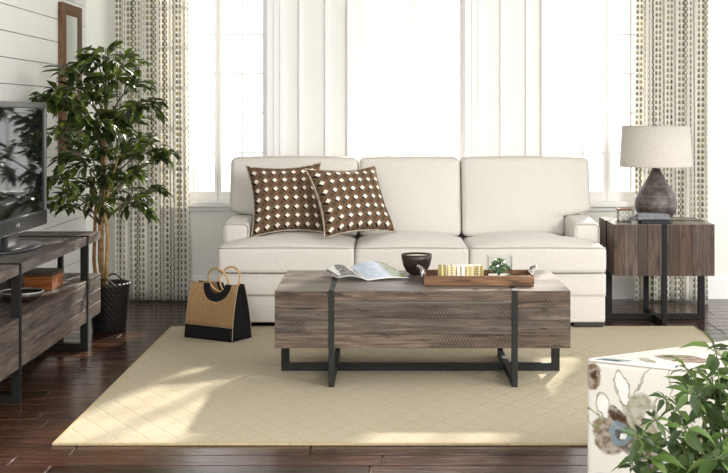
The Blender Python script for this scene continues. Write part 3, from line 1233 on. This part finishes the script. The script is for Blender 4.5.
b.lathe([(0.213, 0.322), (0.199, 0.562), (0.1965, 0.562), (0.2105, 0.322), (0.213, 0.322)], 0, 0, 64)
sh = b.build('lamp_shade', M['shade_linen'], tl)
b = MB()
rr, zz = 0.2125, 0.323
b.tube([(rr * math.cos(2 * PI * i / 64), rr * math.sin(2 * PI * i / 64), zz) for i in range(64)], 0.0028, 6, closed=True)
b.build('shade_rim', M['sofa_piping'], sh)
b = MB()
for zz, rr in ((0.561, 0.1985),):
    b.tube([(rr * math.cos(2 * PI * i / 64), rr * math.sin(2 * PI * i / 64), zz) for i in range(64)], 0.0028, 6, closed=True)
for a in (0.4, 0.4 + 2.09, 0.4 + 4.19):
    b.tube([(0, 0, 0.562), (0.198 * math.cos(a), 0.198 * math.sin(a), 0.562)], 0.002, 6)
b.build('shade_rim', M['sofa_piping'], sh)
b = MB()
b.lathe([(0.001, 0.562), (0.007, 0.564), (0.009, 0.574), (0.005, 0.584), (0.001, 0.587)], 0, 0, 16)
b.build('finial', M['chrome'], tl)

# candle jar left of the lamp
cj = thing('candle_box', 'small pale square holder with brown lid beside the lamp base', 'candle', (1.418, 7.23, ETZ))
b = MB()
b.box(-0.038, 0.038, -0.038, 0.038, 0, 0.062, 0.004)
b.build('holder', M['pebble'], cj)
b = MB()
b.box(-0.042, 0.042, -0.042, 0.042, 0.0625, 0.072, 0.003)
b.build('lid', M['brown_cover'], cj)
# folded cloth
fc = thing('folded_cloth', 'folded grey fringed cloth lying on a dark book before the lamp', 'cloth', (1.555, 7.075, ETZ + 0.0195))
b = MB()


def clothf(x, y, z):
    return (x, y, z + 0.006 * noise.noise(Vector((x * 14, y * 14, z * 10 + 5))) * (1 if z > 0.004 else 0) - 0.005 * max(0, (abs(x) - 0.07) / 0.03))


b.rbox(-0.10, 0.095, -0.055, 0.05, 0.001, 0.022, 0.010, 4, (12, 8, 1), clothf)
b.rbox(-0.095, 0.088, -0.052, 0.048, 0.018, 0.036, 0.009, 4, (12, 8, 1), clothf)
b.build('folds', M['grey_cloth'], fc)
b = MB()
r2 = random.Random(2)
for i in range(12):
    y = -0.052 + 0.008 * i
    b.tube([(-0.095, y, 0.017), (-0.112, y + r2.uniform(-.004, .004), 0.010), (-0.126 - r2.random() * 0.01, y + r2.uniform(-.007, .007), -0.006 + 0.012 * r2.random())], 0.0022, 5)
b.build('fringe', M['grey_cloth'], fc)
bk = thing('small_book', 'thin dark book under the folded grey cloth on the end table', 'book', (1.565, 7.075, ETZ))
b = MB()
b.box(-0.088, 0.088, -0.056, 0.05, 0.0, 0.003)
b.box(-0.088, 0.088, -0.056, 0.05, 0.0145, 0.0175)
b.box(-0.088, -0.085, -0.056, 0.05, 0.0, 0.0175)
b.build('cover', M['dark_cloth'], bk)
b = MB()
b.box(-0.085, 0.084, -0.052, 0.047, 0.0031, 0.0144)
b.build('pages', M['dark_cloth'], bk)

# ================================================================== COFFEE TABLE ITEMS
# serving tray
TX, TY = 0.4255, 5.665
tr = thing('serving_tray', 'low brown wooden serving tray with silver handles on the coffee table', 'tray', (TX, TY, CTZ))
tw, td, th = 0.252, 0.105, 0.044
b = MB()
b.box(-tw, tw, -td, td, 0.0, 0.010, 0.001)
b.build('tray_bottom', M['tray_wood'], tr)
for s in (-1, 1):
    b = MB()
    q = sorted((s * (td + 0.0005), s * (td + 0.012)))
    b.box(-tw, tw, q[0], q[1], 0, th, 0.0015)
    b.build('long_side', M['tray_wood'], tr)
for s in (-1, 1):
    b = MB()
    q = sorted((s * (tw - 0.012), s * tw))
    b.box(q[0], q[1], -td + 0.0005, td - 0.0005, 0.0105, th + 0.006, 0.0015)
    b.build('short_side', M['tray_wood'], tr)
for s in (-1, 1):
    b = MB()
    pts = [(s * (tw - 0.002), -0.045, th - 0.004), (s * (tw + 0.004), -0.045, th + 0.018), (s * (tw + 0.022), -0.02, th + 0.030), (s * (tw + 0.026), 0.0, th + 0.030), (s * (tw + 0.022), 0.02, th + 0.030), (s * (tw + 0.004), 0.045, th + 0.018), (s * (tw - 0.002), 0.045, th - 0.004)]
    b.tube(pts, 0.0055, 8)
    for yy in (-0.045, 0.045):
        b.rbox(s * tw - 0.012, s * tw + 0.006, yy - 0.010, yy + 0.010, th - 0.012, th + 0.010, 0.003, 2)
    b.build('handle', M['chrome'], tr)


def make_block_mat(name, c1, c2, kind):
    t = NT(name)
    s = t.sep(t.coord())
    a = t.math('MULTIPLY', s[0], 1 / 0.0205)
    fx = t.math('ABSOLUTE', t.math('SUBTRACT', t.math('FRACT', t.math('ADD', a, 0.5)), 0.5))
    fz = t.math('ABSOLUTE', t.math('SUBTRACT', t.math('FRACT', t.math('MULTIPLY', s[2], 1 / 0.011)), 0.5))
    if kind == 'dots':
        m = t.mask(t.math('SQRT', t.math('ADD', t.math('POWER', t.math('MULTIPLY', fx, 1.3), 2.0), t.math('POWER', fz, 2.0))), 0.26, 0.32)
    elif kind == 'stripe':
        m = t.mask(fx, 0.16, 0.19)
    else:
        m = t.mask(t.math('ABSOLUTE', t.math('SUBTRACT', fx, t.math('MULTIPLY', fz, 0.7))), 0.08, 0.12)
    return t.set(t.mix(m, c1, c2), 0.6) and t.m


OL, CRM, DK, WH = (0.30, 0.24, 0.045), (0.72, 0.62, 0.36), (0.07, 0.06, 0.03), (0.82, 0.80, 0.74)
soaps = [('olive wrapped soap bar at the left end of the tray row', OL, CRM, 'stripe'),
         ('cream soap bar with dark dots beside the leftmost olive bar in the tray', CRM, DK, 'dots'),
         ('white soap bar with olive stripe in the middle of the tray row', WH, OL, 'stripe'),
         ('cream and olive zigzag soap bar second from the right end of the row', CRM, OL, 'zig'),
         ('olive soap bar with white dots nearest the glass succulent vase', OL, WH, 'dots')]
for i, (lb_, c1, c2, kd) in enumerate(soaps):
    w = 0.0395
    so = thing('soap_bar', lb_, 'soap', (0.262 + i * 0.0425, 5.655, CTZ + 0.0102), 0, 'soap bars in the tray')
    b = MB()
    b.rbox(-w / 2, w / 2, -0.028, 0.028, 0, 0.069, 0.005, 2)
    b.build('bar', M['candle_wax'], so)
    b = MB()
    b.box(-w / 2 + 0.003, w / 2 - 0.003, -0.0295, 0.0295, 0.0, 0.0698, 0.001)
    b.build('wrapper', make_block_mat('wrapper_print_%d' % i, c1, c2, kd), so)

# succulent in a square glass vase
sv = thing('succulent_vase', 'clear square glass vase holding a green succulent on the tray', 'vase', (0.528, 5.675, CTZ + 0.0102))
b = MB()
q, t_ = 0.056, 0.003
b.box(-q, q, -q, -q + t_, 0, 0.115)
b.box(-q, q, q - t_, q, 0, 0.115)
b.box(-q, -q + t_, -q + t_, q - t_, 0, 0.115)
b.box(q - t_, q, -q + t_, q - t_, 0, 0.115)
b.box(-q + t_, q - t_, -q + t_, q - t_, 0, 0.004)
b.build('glass_vase', M['vase_glass'], sv)
b = MB()
b.box(-q + 0.004, q - 0.004, -q + 0.004, q - 0.004, 0.0045, 0.022, 0.002)
b.build('pebble_bed', M['pebble'], sv)
b = MB()
r3 = random.Random(11)
for (ox, oy, oz, sc) in ((0, 0, 0.076, 1.2), (-0.027, -0.022, 0.048, 0.9), (0.028, -0.02, 0.05, 0.9), (0.024, 0.024, 0.055, 0.85), (-0.024, 0.022, 0.055, 0.85), (0.0, -0.028, 0.036, 0.8)):
    for ring, (cnt, el, ln) in enumerate(((9, 0.15, 0.034), (8, 0.65, 0.030), (6, 1.1, 0.024))):
        for i in range(cnt):
            a = 2 * PI * i / cnt + ring * 0.4 + r3.uniform(-.1, .1)
            d = Vector((math.cos(a) * math.cos(el), math.sin(a) * math.cos(el), math.sin(el)))
            sd = Vector((-math.sin(a), math.cos(a), 0))
            nn = d.cross(sd)
            p = Vector((ox, oy, oz))
            l = min(ln * sc, 0.052 - 0.62 * max(abs(ox), abs(oy)))
            w = l * 0.40
            vs = [p, p + d * l * .55 + sd * w + nn * .002, p + d * l, p + d * l * .55 - sd * w + nn * .002, p + d * l * .5 + nn * w * 0.5, p + d * l * .5 - nn * w * .6]
            b.add(vs, [(0, 1, 4), (1, 2, 4), (2, 3, 4), (3, 0, 4), (0, 5, 1), (1, 5, 2), (2, 5, 3), (3, 5, 0)])
b.tube([(0, 0, 0.018), (0, 0, 0.06)], 0.006, 8)
b.build('succulent', M['succulent'], sv)

# dark bowl candle
db = thing('candle_bowl', 'dark round bowl holding a pale candle on the coffee table', 'bowl', (0.15, 5.96, CTZ))
b = MB()
b.lathe([(0.001, 0.0), (0.034, 0.0), (0.050, 0.012), (0.066, 0.042), (0.074, 0.075), (0.0755, 0.098), (0.070, 0.098), (0.066, 0.075), (0.03, 0.07), (0.001, 0.07)], 0, 0, 40)
b.build('bowl_body', M['dark_bowl'], db)
b = MB()
b.lathe([(0.001, 0.0905), (0.055, 0.0905), (0.068, 0.088), (0.066, 0.0755), (0.001, 0.0755)], 0, 0, 32)
b.tube([(0, 0, 0.09), (0.001, 0.002, 0.098)], 0.0015, 6)
b.build('candle', M['candle_wax'], db)

# open magazine


def make_page_mat():
    t = NT('magazine_page')
    uv = t.coord('UV')
    s = t.sep(uv)
    n = t.noise(uv, 7, 3)
    c = t.ramp(n, [(0.3, (0.36, 0.46, 0.58)), (0.7, (0.58, 0.66, 0.74))])
    n2 = t.noise(uv, 16, 3)
    g = t.math('MULTIPLY', t.math('SUBTRACT', 1.0, t.mask(s[0], 0.58, 0.68)), t.math('SUBTRACT', 1.0, t.mask(n2, 0.38, 0.48)))
    c = t.mix(g, c, t.ramp(n2, [(0.4, (0.10, 0.13, 0.04)), (0.65, (0.33, 0.38, 0.12))]))
    edge = t.mask(s[1], 0.04, 0.05)
    c = t.mix(edge, c, (0.80, 0.80, 0.78))
    return t.set(c, 0.25, 0, 0.5)


M['page'] = make_page_mat()


def make_page2_mat():
    t = NT('magazine_dark_page')
    uv = t.coord('UV')
    n = t.noise(uv, 9, 3)
    return t.set(t.ramp(n, [(0.4, (0.02, 0.022, 0.026)), (0.55, (0.12, 0.12, 0.12)), (0.72, (0.7, 0.7, 0.68))]), 0.25)


M['page_dark'] = make_page2_mat()
mg = thing('magazine', 'open magazine with a pale blue page spread on the coffee table', 'magazine', (-0.085, 5.70, CTZ))
sp = Vector((-0.33, 0.944, 0))
pr = Vector((0.944, 0.33, 0))


def page_r(u, v, off=0.0):
    p = pr * (u * 0.205) + sp * (v * 0.275)
    p.z = 0.002 + 0.030 * math.sin(min(u, 1) * PI * 0.9) ** 1.0 * (0.25 + 0.75 * v) + 0.030 * v * (1 - 0.3 * u) + off
    return p


def page_l(u, v, off=0.0):
    d = Vector((-0.90, 0.10, 0))
    p = d * (u * 0.165) + sp * (v * 0.275 * (1 - 0.25 * u))
    p.z = 0.002 + 0.034 * math.sin(min(1, u * 1.15) * PI * 0.8) * (0.6 + 0.4 * v) + 0.02 * v * (1 - u) + off
    return p


for nm, f, mt in (('right_page', page_r, 'page'), ('left_page', page_l, 'page_dark')):
    b = MB()
    b.grid(lambda u, v: f(u, v, 0.003), 20, 14, True, lambda u, v: (u, v))
    o = b.build(nm, M[mt], mg, fix=False)
    b = MB()
    b.grid(lambda u, v: f(u, v, 0.0015), 20, 14, True, lambda u, v: (u, v))
    o = b.build('cover', M['white_paper'], mg, fix=False)
    m_ = o.modifiers.new('t', 'SOLIDIFY')
    m_.thickness = 0.0028
    m_.offset = 0

# ================================================================== TOTE BAG
tb = thing('tote_bag', 'tan jute tote bag with black base and bamboo ring handles on the rug', 'bag', (-0.915, 6.615, RUGZ + 0.001), math.radians(-30))
# front panel lies in local xz, tilted back; width 0.27, height 0.30
HB, WB, DB = 0.295, 0.315, 0.175


def panel_pt(x, z, side):
    """side -1 front, +1 back; the two lean together at the top"""
    t = z / HB
    y = side * (DB / 2 * (1 - 0.66 * t) + 0.010 * math.sin(t * PI))
    return (x * (1 + 0.02 * (1 - t)) - 0.0, y, z)


NR, NRO = 0.052, 0.094           # notch radius and black collar radius
NC_OF = {-1: 0.022, 1: 0.062}


def bag_panel(side):
    NC = NC_OF[side]
    jute, coll = MB(), MB()
    nx, nz = 40, 1
    # columns follow the collar circle
    zb_ = 0.072

    def top(x, r):
        d = abs(x - NC)
        return HB - math.sqrt(max(0.0, r * r - d * d)) if d < r else HB
    xs_ = sorted(set([-WB / 2 + WB * i / 40 for i in range(41)] + [NC + NRO * math.cos(PI * i / 24) for i in range(25)] + [NC + NR * math.cos(PI * i / 20) for i in range(21)]))
    rowsn = 8
    for (mb, lo, hi) in ((jute, lambda x: zb_, lambda x: top(x, NRO)), (coll, lambda x: top(x, NRO), lambda x: top(x, NR))):
        vs, fs = [], []
        for x in xs_:
            for j in range(rowsn + 1):
                z = lo(x) + (hi(x) - lo(x)) * j / rowsn
                vs.append(panel_pt(x, z, side))
        for i in range(len(xs_) - 1):
            xm = (xs_[i] + xs_[i + 1]) / 2
            if hi(xm) - lo(xm) < 1e-4:
                continue
            for j in range(rowsn):
                a = i * (rowsn + 1) + j
                fs.append((a, a + rowsn + 1, a + rowsn + 2, a + 1))
        mb.add(vs, fs, True)
    return jute, coll


for side in (-1, 1):
    NC = NC_OF[side]
    j, c = bag_panel(side)
    o = j.build('jute_panel', M['jute'], tb, fix=False)
    m_ = o.modifiers.new('t', 'SOLIDIFY'); m_.thickness = 0.003; m_.offset = 0
    o2 = c.build('collar', M['black_canvas'], tb, fix=False)
    m_ = o2.modifiers.new('t', 'SOLIDIFY'); m_.thickness = 0.005; m_.offset = 0
    # pale stitched edging down the sides and along the band
    b = MB()
    for sx in (-1, 1):
        b.tube([panel_pt(sx * WB / 2, HB * i / 12, side) for i in range(13)], 0.0022, 6)
    b.tube([panel_pt(-WB / 2 + WB * i / 12, 0.072, side) for i in range(13)], 0.0022, 6)
    b.tube([panel_pt(NC + NRO * math.cos(PI * i / 20), HB - NRO * math.sin(PI * i / 20), side) for i in range(21)], 0.0018, 6)
    b.build('edging', M['pale_binding'], tb)
    # ring handle standing up from the notch
    b = MB()
    yh = panel_pt(0, HB, side)[1]
    R_ = 0.066
    b.tube([(NC + R_ * math.cos(2 * PI * i / 36), yh + side * -0.004 + 0.02 * side * (math.sin(2 * PI * i / 36)), HB + 0.020 + R_ * math.sin(2 * PI * i / 36)) for i in range(36)], 0.0058, 8, closed=True)
    b.build('ring_handle', M['bamboo'], tb)
b = MB()
pts_f = []
for side in (-1, 1):
    b.grid(lambda u, v: (lambda p: (p[0] * 1.004, p[1] + side * 0.0004, p[2]))(panel_pt(-WB / 2 + WB * u, 0.072 * v, side)), 10, 4, True)
b.grid(lambda u, v: (-WB / 2 * 1.02 + WB * 1.02 * u, -DB / 2 + DB * v, 0.002), 6, 4)
o = b.build('base_band', M['black_canvas'], tb, fix=False)
m_ = o.modifiers.new('t', 'SOLIDIFY'); m_.thickness = 0.0035; m_.offset = 0
for sx in (-1, 1):
    b = MB()

    def gus(u, v, sx=sx):
        z = HB * 0.985 * v
        p0, p1 = panel_pt(sx * WB / 2, z, -1), panel_pt(sx * WB / 2, z, 1)
        x = p0[0] - sx * 0.05 * math.sin(PI * u) * v ** 1.2
        return (x, p0[1] + (p1[1] - p0[1]) * u, z)
    b.grid(gus, 10, 12, True)
    o = b.build('gusset', M['black_canvas'], tb, fix=False)
    m_ = o.modifiers.new('t', 'SOLIDIFY'); m_.thickness = 0.003; m_.offset = 0


# ================================================================== PLANTS
def leaf(b, p, d, up, l, w, droop=0.25, fold=0.22):
    d = d.normalized()
    sd = d.cross(up)
    if sd.length < 1e-3:
        sd = d.cross(Vector((1, 0, 0)))
    sd.normalize()
    n = sd.cross(d).normalized()
    if n.z < 0:
        n = -n
    q1 = p + d * l * 0.33 - n * l * droop * 0.05
    q2 = p + d * l * 0.68 - n * l * droop * 0.35
    tip = p + d * l - n * l * droop
    f = n * (w * fold)
    vs = [p, q1 + sd * w * .5 + f, q1, q1 - sd * w * .5 + f, q2 + sd * w * .36 + f * .7, q2, q2 - sd * w * .36 + f * .7, tip]
    b.add(vs, [(0, 1, 2), (0, 2, 3), (1, 4, 5, 2), (2, 5, 6, 3), (4, 7, 5), (5, 7, 6)], True)


def bez(p0, p1, p2, n):
    return [p0 * ((1 - t) ** 2) + p1 * (2 * t * (1 - t)) + p2 * (t * t) for t in [i / n for i in range(n + 1)]]


FX, FYY = -1.565, 6.865
fi = thing('ficus_tree', 'tall potted ficus tree in the corner between console and curtain', 'plant', (FX, FYY, 0))
O = Vector((FX, FYY, 0))
b = MB()
b.lathe([(0.001, 0.0), (0.088, 0.0), (0.094, 0.01), (0.116, 0.255), (0.122, 0.268), (0.116, 0.276), (0.108, 0.268), (0.104, 0.235), (0.001, 0.235)], 0, 0, 36)
pot = b.build('basket_pot', M['basket'], fi)
for s in (-1, 1):
    b = MB()
    b.tube([(0.115 * math.cos(s * PI / 2 + a) , 0.115 * math.sin(s * PI / 2 + a), 0.262 + 0.045 * math.cos(a / 0.5 * PI / 2)) for a in [-0.5 + i / 10 for i in range(11)]], 0.005, 6)
    b.build('pot_handle', M['basket'], pot)
b = MB()
b.grid(lambda u, v: (0.104 * (2 * u - 1) * math.sqrt(1 - (2 * v - 1) ** 2 / 2), 0.104 * (2 * v - 1) * math.sqrt(1 - (2 * u - 1) ** 2 / 2), 0.243 + 0.008 * noise.noise(Vector((u * 9, v * 9, 0)))), 16, 16)
b.build('soil', M['soil'], fi)
rf = random.Random(21)
trunkA = [px(x, y, d) - O for (x, y, d) in ((104, 288, 6.86), (101, 260, 6.86), (101, 225, 6.86), (102, 190, 6.86), (104, 155, 6.86), (105, 125, 6.86), (106, 95, 6.86))]
trunkB = [px(x, y, d) - O for (x, y, d) in ((97, 290, 6.90), (94, 260, 6.92), (95, 225, 6.92), (96, 200, 6.93), (90, 170, 6.94))]
trunkC = [px(x, y, d) - O for (x, y, d) in ((106, 289, 6.82), (107, 262, 6.80), (108, 235, 6.80), (104, 208, 6.81), (112, 180, 6.78), (120, 150, 6.75))]
b = MB()
b.tube(trunkA, [0.020, 0.018, 0.017, 0.016, 0.015, 0.013, 0.008], 10)
b.tube(trunkB, [0.012, 0.011, 0.010, 0.008, 0.005], 8)
b.tube(trunkC, [0.012, 0.012, 0.011, 0.009, 0.007, 0.004], 8)
b.build('trunk', M['bark'], fi)
clusters = [(105, 55, 20), (88, 74, 16), (128, 60, 15), (112, 78, 14), (62, 66, 11), (46, 100, 12), (38, 96, 9), (54, 90, 10), (74, 104, 17), (100, 92, 16), (142, 104, 16), (62, 128, 16), (92, 122, 20), (128, 128, 20), (156, 146, 16), (115, 158, 20), (148, 165, 18), (78, 158, 18), (62, 180, 12), (90, 186, 16), (122, 186, 18), (136, 206, 13), (100, 205, 12), (74, 198, 11), (56, 204, 8), (152, 190, 10), (84, 142, 16), (142, 140, 14), (105, 140, 16), (118, 108, 13), (70, 88, 12), (95, 60, 12), (140, 78, 10), (82, 120, 12), (108, 172, 14)]
tw_, lv = MB(), MB()
for (x, y, r) in clusters:
    d = 6.85 + rf.uniform(-0.28, 0.22)
    if x < 80:
        d = 6.52 + rf.uniform(-0.15, 0.1)
    c = px(x, y, d) - O
    # start on the trunk a bit lower
    ty = min(y + 45 + rf.uniform(0, 20), 235)
    best = min(trunkA[2:] + [trunkA[2] * .5 + trunkA[3] * .5, trunkA[4] * .5 + trunkA[5] * .5], key=lambda p: abs(p.z - (c.z - 0.24)))
    p0 = best.copy()
    mid = p0 * 0.45 + c * 0.55 + Vector((0, 0, 0.07))
    br = bez(p0, mid, c, 8)
    tw_.tube(br, [0.006 - 0.0005 * i for i in range(9)], 5)
    R_ = r / 177.0
    ntw = max(3, int(r * 0.36))
    for k_ in range(ntw):
        st = br[rf.randint(4, 8)]
        a, e = rf.uniform(0, 2 * PI), rf.uniform(-0.6, 0.7)
        ln = R_ * rf.uniform(0.7, 1.25)
        dr = Vector((math.cos(a) * math.cos(e), math.sin(a) * math.cos(e), math.sin(e)))
        en = c + dr * ln + Vector((0, 0, -0.02))
        en.x = max(en.x, LX + 0.06 - O.x)
        en.y = max(min(en.y, 7.25 - O.y), -0.60)
        tw = bez(st, (st + en) / 2 + Vector((0, 0, 0.035)), en, 6)
        tw_.tube(tw, 0.0016, 4)
        for i in range(1, 7):
            for sgn in (-1, 1):
                p = tw[i]
                tdir = (tw[i] - tw[i - 1]).normalized()
                sdv = tdir.cross(Vector((0, 0, 1)))
                ld = tdir * 0.75 + sdv * sgn * 0.7 + Vector((0, 0, rf.uniform(-0.55, 0.15)))
                up = Vector((rf.uniform(-.5, .5), rf.uniform(-.5, .5), 1))
                q = p + ld.normalized() * 0.01
                l_ = rf.uniform(0.052, 0.092)
                if q.x + ld.normalized().x * l_ < LX + 0.03 - O.x:
                    continue
                leaf(lv, q, ld, up, l_, l_ * rf.uniform(0.38, 0.48), rf.uniform(0.05, 0.25))
tw_.build('branches', M['twig'], fi)
lv.build('foliage', M['ficus_leaf'], fi, fix=False)

# foreground umbrella plant
PX_, PY_ = 0.83, 3.02
up_ = thing('umbrella_plant', 'bright green leafy potted plant in the foreground before the floral ottoman', 'plant', (PX_, PY_, 0))
O = Vector((PX_, PY_, 0))
b = MB()
b.lathe([(0.001, 0), (0.085, 0), (0.09, 0.01), (0.115, 0.20), (0.12, 0.21), (0.112, 0.21), (0.106, 0.185), (0.001, 0.185)], 0, 0, 36)
b.build('pot', M['tan_pot'], up_)
b = MB()
b.grid(lambda u, v: (0.104 * (2 * u - 1) * math.sqrt(1 - (2 * v - 1) ** 2 / 2), 0.104 * (2 * v - 1) * math.sqrt(1 - (2 * u - 1) ** 2 / 2), 0.19 + 0.006 * noise.noise(Vector((u * 9, v * 9, 0)))), 14, 14)
b.build('soil', M['soil'], up_)
rp = random.Random(5)
whorls = [(688, 370, 16), (716, 352, 18), (726, 372, 20), (702, 398, 20), (676, 408, 14), (722, 402, 24), (655, 420, 10), (664, 398, 9), (640, 437, 13), (662, 440, 18), (684, 428, 16), (708, 428, 22), (728, 432, 22), (648, 458, 18), (672, 462, 20), (696, 452, 22), (718, 458, 24), (634, 466, 12), (735, 455, 22), (742, 395, 22), (748, 425, 22), (700, 475, 22), (665, 482, 22), (725, 485, 24), (640, 490, 18), (736, 348, 16), (690, 392, 14), (712, 378, 16)]
st_, lv = MB(), MB()
for (x, y, r) in whorls:
    d = PY_ + rp.uniform(-0.16, 0.16)
    c = px(x, y, d) - O
    base_ = Vector((rp.uniform(-.04, .04), rp.uniform(-.04, .04), 0.185))
    mid = base_ * 0.4 + c * 0.6 + Vector((-c.x * 0.25, -c.y * 0.2, 0.03))
    st = bez(base_, mid, c, 8)
    st_.tube(st, [0.004 - 0.0003 * i for i in range(9)], 5)
    R_ = r / 402.0
    n = rp.randint(6, 8)
    a0 = rp.uniform(0, 6.28)
    tdir = (st[-1] - st[-2]).normalized()
    tilt = Vector((rp.uniform(-.6, .6), rp.uniform(-1.0, -0.1), 1)).normalized()
    ux = tilt.cross(Vector((0, 1, 0.3))).normalized()
    uy = tilt.cross(ux)
    for i in range(n):
        a = a0 + 2 * PI * i / n + rp.uniform(-.3, .3)
        dr = (ux * math.cos(a) + uy * math.sin(a) + tilt * rp.uniform(-0.55, 0.55)).normalized()
        l_ = R_ * rp.uniform(1.1, 2.0)
        st0 = R_ * rp.uniform(0.10, 0.32)
        q = c + dr * st0
        st_.tube([c, q + dr * 0.004], 0.0013, 4)
        up2 = (tilt + Vector((rp.uniform(-.5, .5), rp.uniform(-.5, .5), rp.uniform(-.2, .5)))).normalized()
        leaf(lv, q, dr, up2, l_, l_ * rp.uniform(0.33, 0.45), rp.uniform(0.15, 0.6), 0.22)
    # small leaves down the stem
    for i in range(5):
        p = st[rp.randint(4, 7)]
        dr = Vector((rp.uniform(-1, 1), rp.uniform(-1, .3), rp.uniform(-.2, .7)))
        leaf(lv, p, dr, Vector((0, -.4, 1)), R_ * rp.uniform(0.9, 1.4), R_ * 0.4, 0.3)
st_.build('stems', M['green_stem'], up_)
lv.build('foliage', M['umbrella_leaf'], up_, fix=False)

# ================================================================== FLORAL OTTOMAN
# near-left corner at C0, one side runs to the right and away, the other to the right and nearer
C0 = Vector((0.620, 3.80, 0))
ANG = math.radians(-30)
TAUPE, GREYG, BLUE, BRN, GRN, INK, WHT = (0.17, 0.11, 0.06), (0.28, 0.265, 0.18), (0.19, 0.26, 0.30), (0.065, 0.036, 0.022), (0.20, 0.23, 0.09), (0.05, 0.05, 0.05), (0.80, 0.79, 0.76)
# (u along the face from its left edge, z) in metres
blobs = [(0.028, 0.405, 0.030, 0.042, 0.1, TAUPE, 0), (0.030, 0.408, 0.011, 0.016, 0.1, BRN, 0),
         (0.185, 0.285, 0.058, 0.088, 0.15, GREYG, 0),
         (0.092, 0.235, 0.062, 0.070, -0.3, TAUPE, 0), (0.175, 0.195, 0.085, 0.042, -0.5, BRN, 0), (0.110, 0.290, 0.040, 0.022, -0.6, BRN, 0),
         (0.118, 0.235, 0.036, 0.042, 0.2, BLUE, 0), (0.118, 0.235, 0.013, 0.020, 0.5, INK, 0), (0.128, 0.232, 0.010, 0.012, 0, WHT, 0),
         (0.200, 0.300, 0.012, 0.03, -0.6, WHT, 0), (0.190, 0.285, 0.009, 0.012, 0, BRN, 0),
         (0.125, 0.380, 0.022, 0.056, 0.30, GREYG, 1), (0.125, 0.380, 0.017, 0.050, 0.30, WHT, 0),
         (0.060, 0.315, 0.020, 0.044, 0.3, GREYG, 1), (0.060, 0.315, 0.015, 0.038, 0.3, WHT, 0), (0.030, 0.275, 0.020, 0.036, 0.6, GRN, 1), (0.245, 0.33, 0.024, 0.036, -0.4, GREYG, 1),
         (0.185, 0.410, 0.004, 0.05, -0.5, GREYG, 0), (0.275, 0.40, 0.003, 0.06, 0.15, GREYG, 0), (0.34, 0.35, 0.003, 0.07, 0.1, GREYG, 0),
         (0.36, 0.22, 0.05, 0.06, 0.3, TAUPE, 0), (0.06, 0.06, 0.05, 0.05, 0, GREYG, 0),
         (0.07, 0.475, 0.055, 0.014, 0.1, BLUE, 0), (0.075, 0.474, 0.030, 0.007, 0.1, INK, 0), (0.15, 0.50, 0.05, 0.010, -0.3, GREYG, 0),
         (0.20, 0.545, 0.10, 0.030, -0.15, TAUPE, 0), (0.16, 0.548, 0.035, 0.018, 0.0, GRN, 0), (0.15, 0.548, 0.014, 0.010, 0, INK, 0),
         (0.24, 0.66, 0.05, 0.05, 0.2, GREYG, 1), (0.40, 0.60, 0.08, 0.04, 0.4, GREYG, 0), (0.42, 0.76, 0.06, 0.05, 0, TAUPE, 0)]
M['floral'] = make_print(blobs)
ot = thing('floral_ottoman', 'cream floral-print upholstered ottoman in the right foreground behind the leafy plant', 'ottoman', C0, ANG)
OW, OD, OH = 0.62, 0.74, 0.457
b = MB()


def otf(x, y, z):
    if z > 0.42:
        u, v = x / OW * 2 - 1, y / OD * 2 - 1
        z += 0.012 * (1 - u * u) * (1 - v * v)
    return (x, y, z)


def splay(p):
    # the sides are not square to the front: they spread apart towards the far end
    return (p[0] + 0.50 * p[1], 0.87 * p[1], p[2])


b.rbox(0, OW, 0, OD, 0.05, OH, 0.022, 5, (8, 8, 6), otf)
b.uv = {}
for i, (x, y, z) in enumerate(b.v):
    if z > OH - 0.006:
        b.uv[i] = (x + 0.0, OH + y * 0.6)
    elif y < 0.02 or y > OD - 0.02:
        b.uv[i] = (x, z)
    else:
        b.uv[i] = (x + y + 0.3, z)
b.v = [splay(p) for p in b.v]
b.build('upholstery', M['floral'], ot)
b = MB()
lp = []
for (cx_, cy_, a0) in ((OW - 0.02, OD - 0.02, 0), (0.02, OD - 0.02, PI / 2), (0.02, 0.02, PI), (OW - 0.02, 0.02, 1.5 * PI)):
    for i in range(6):
        a = a0 + PI / 2 * i / 5
        lp.append(splay((cx_ + 0.016 * math.cos(a), cy_ + 0.016 * math.sin(a), OH - 0.004)))
b.tube(lp, 0.004, 6, closed=True)
b.build('piping', M['floral'], ot)
for (x, y) in ((0.05, 0.05), (OW - 0.05, 0.05), (0.05, OD - 0.05), (OW - 0.05, OD - 0.05)):
    x, y, _ = splay((x, y, 0))
    b = MB()
    b.lathe([(0.001, 0), (0.018, 0), (0.024, 0.052), (0.001, 0.052)], x, y, 16)
    b.build('foot', M['foot_black'], ot)
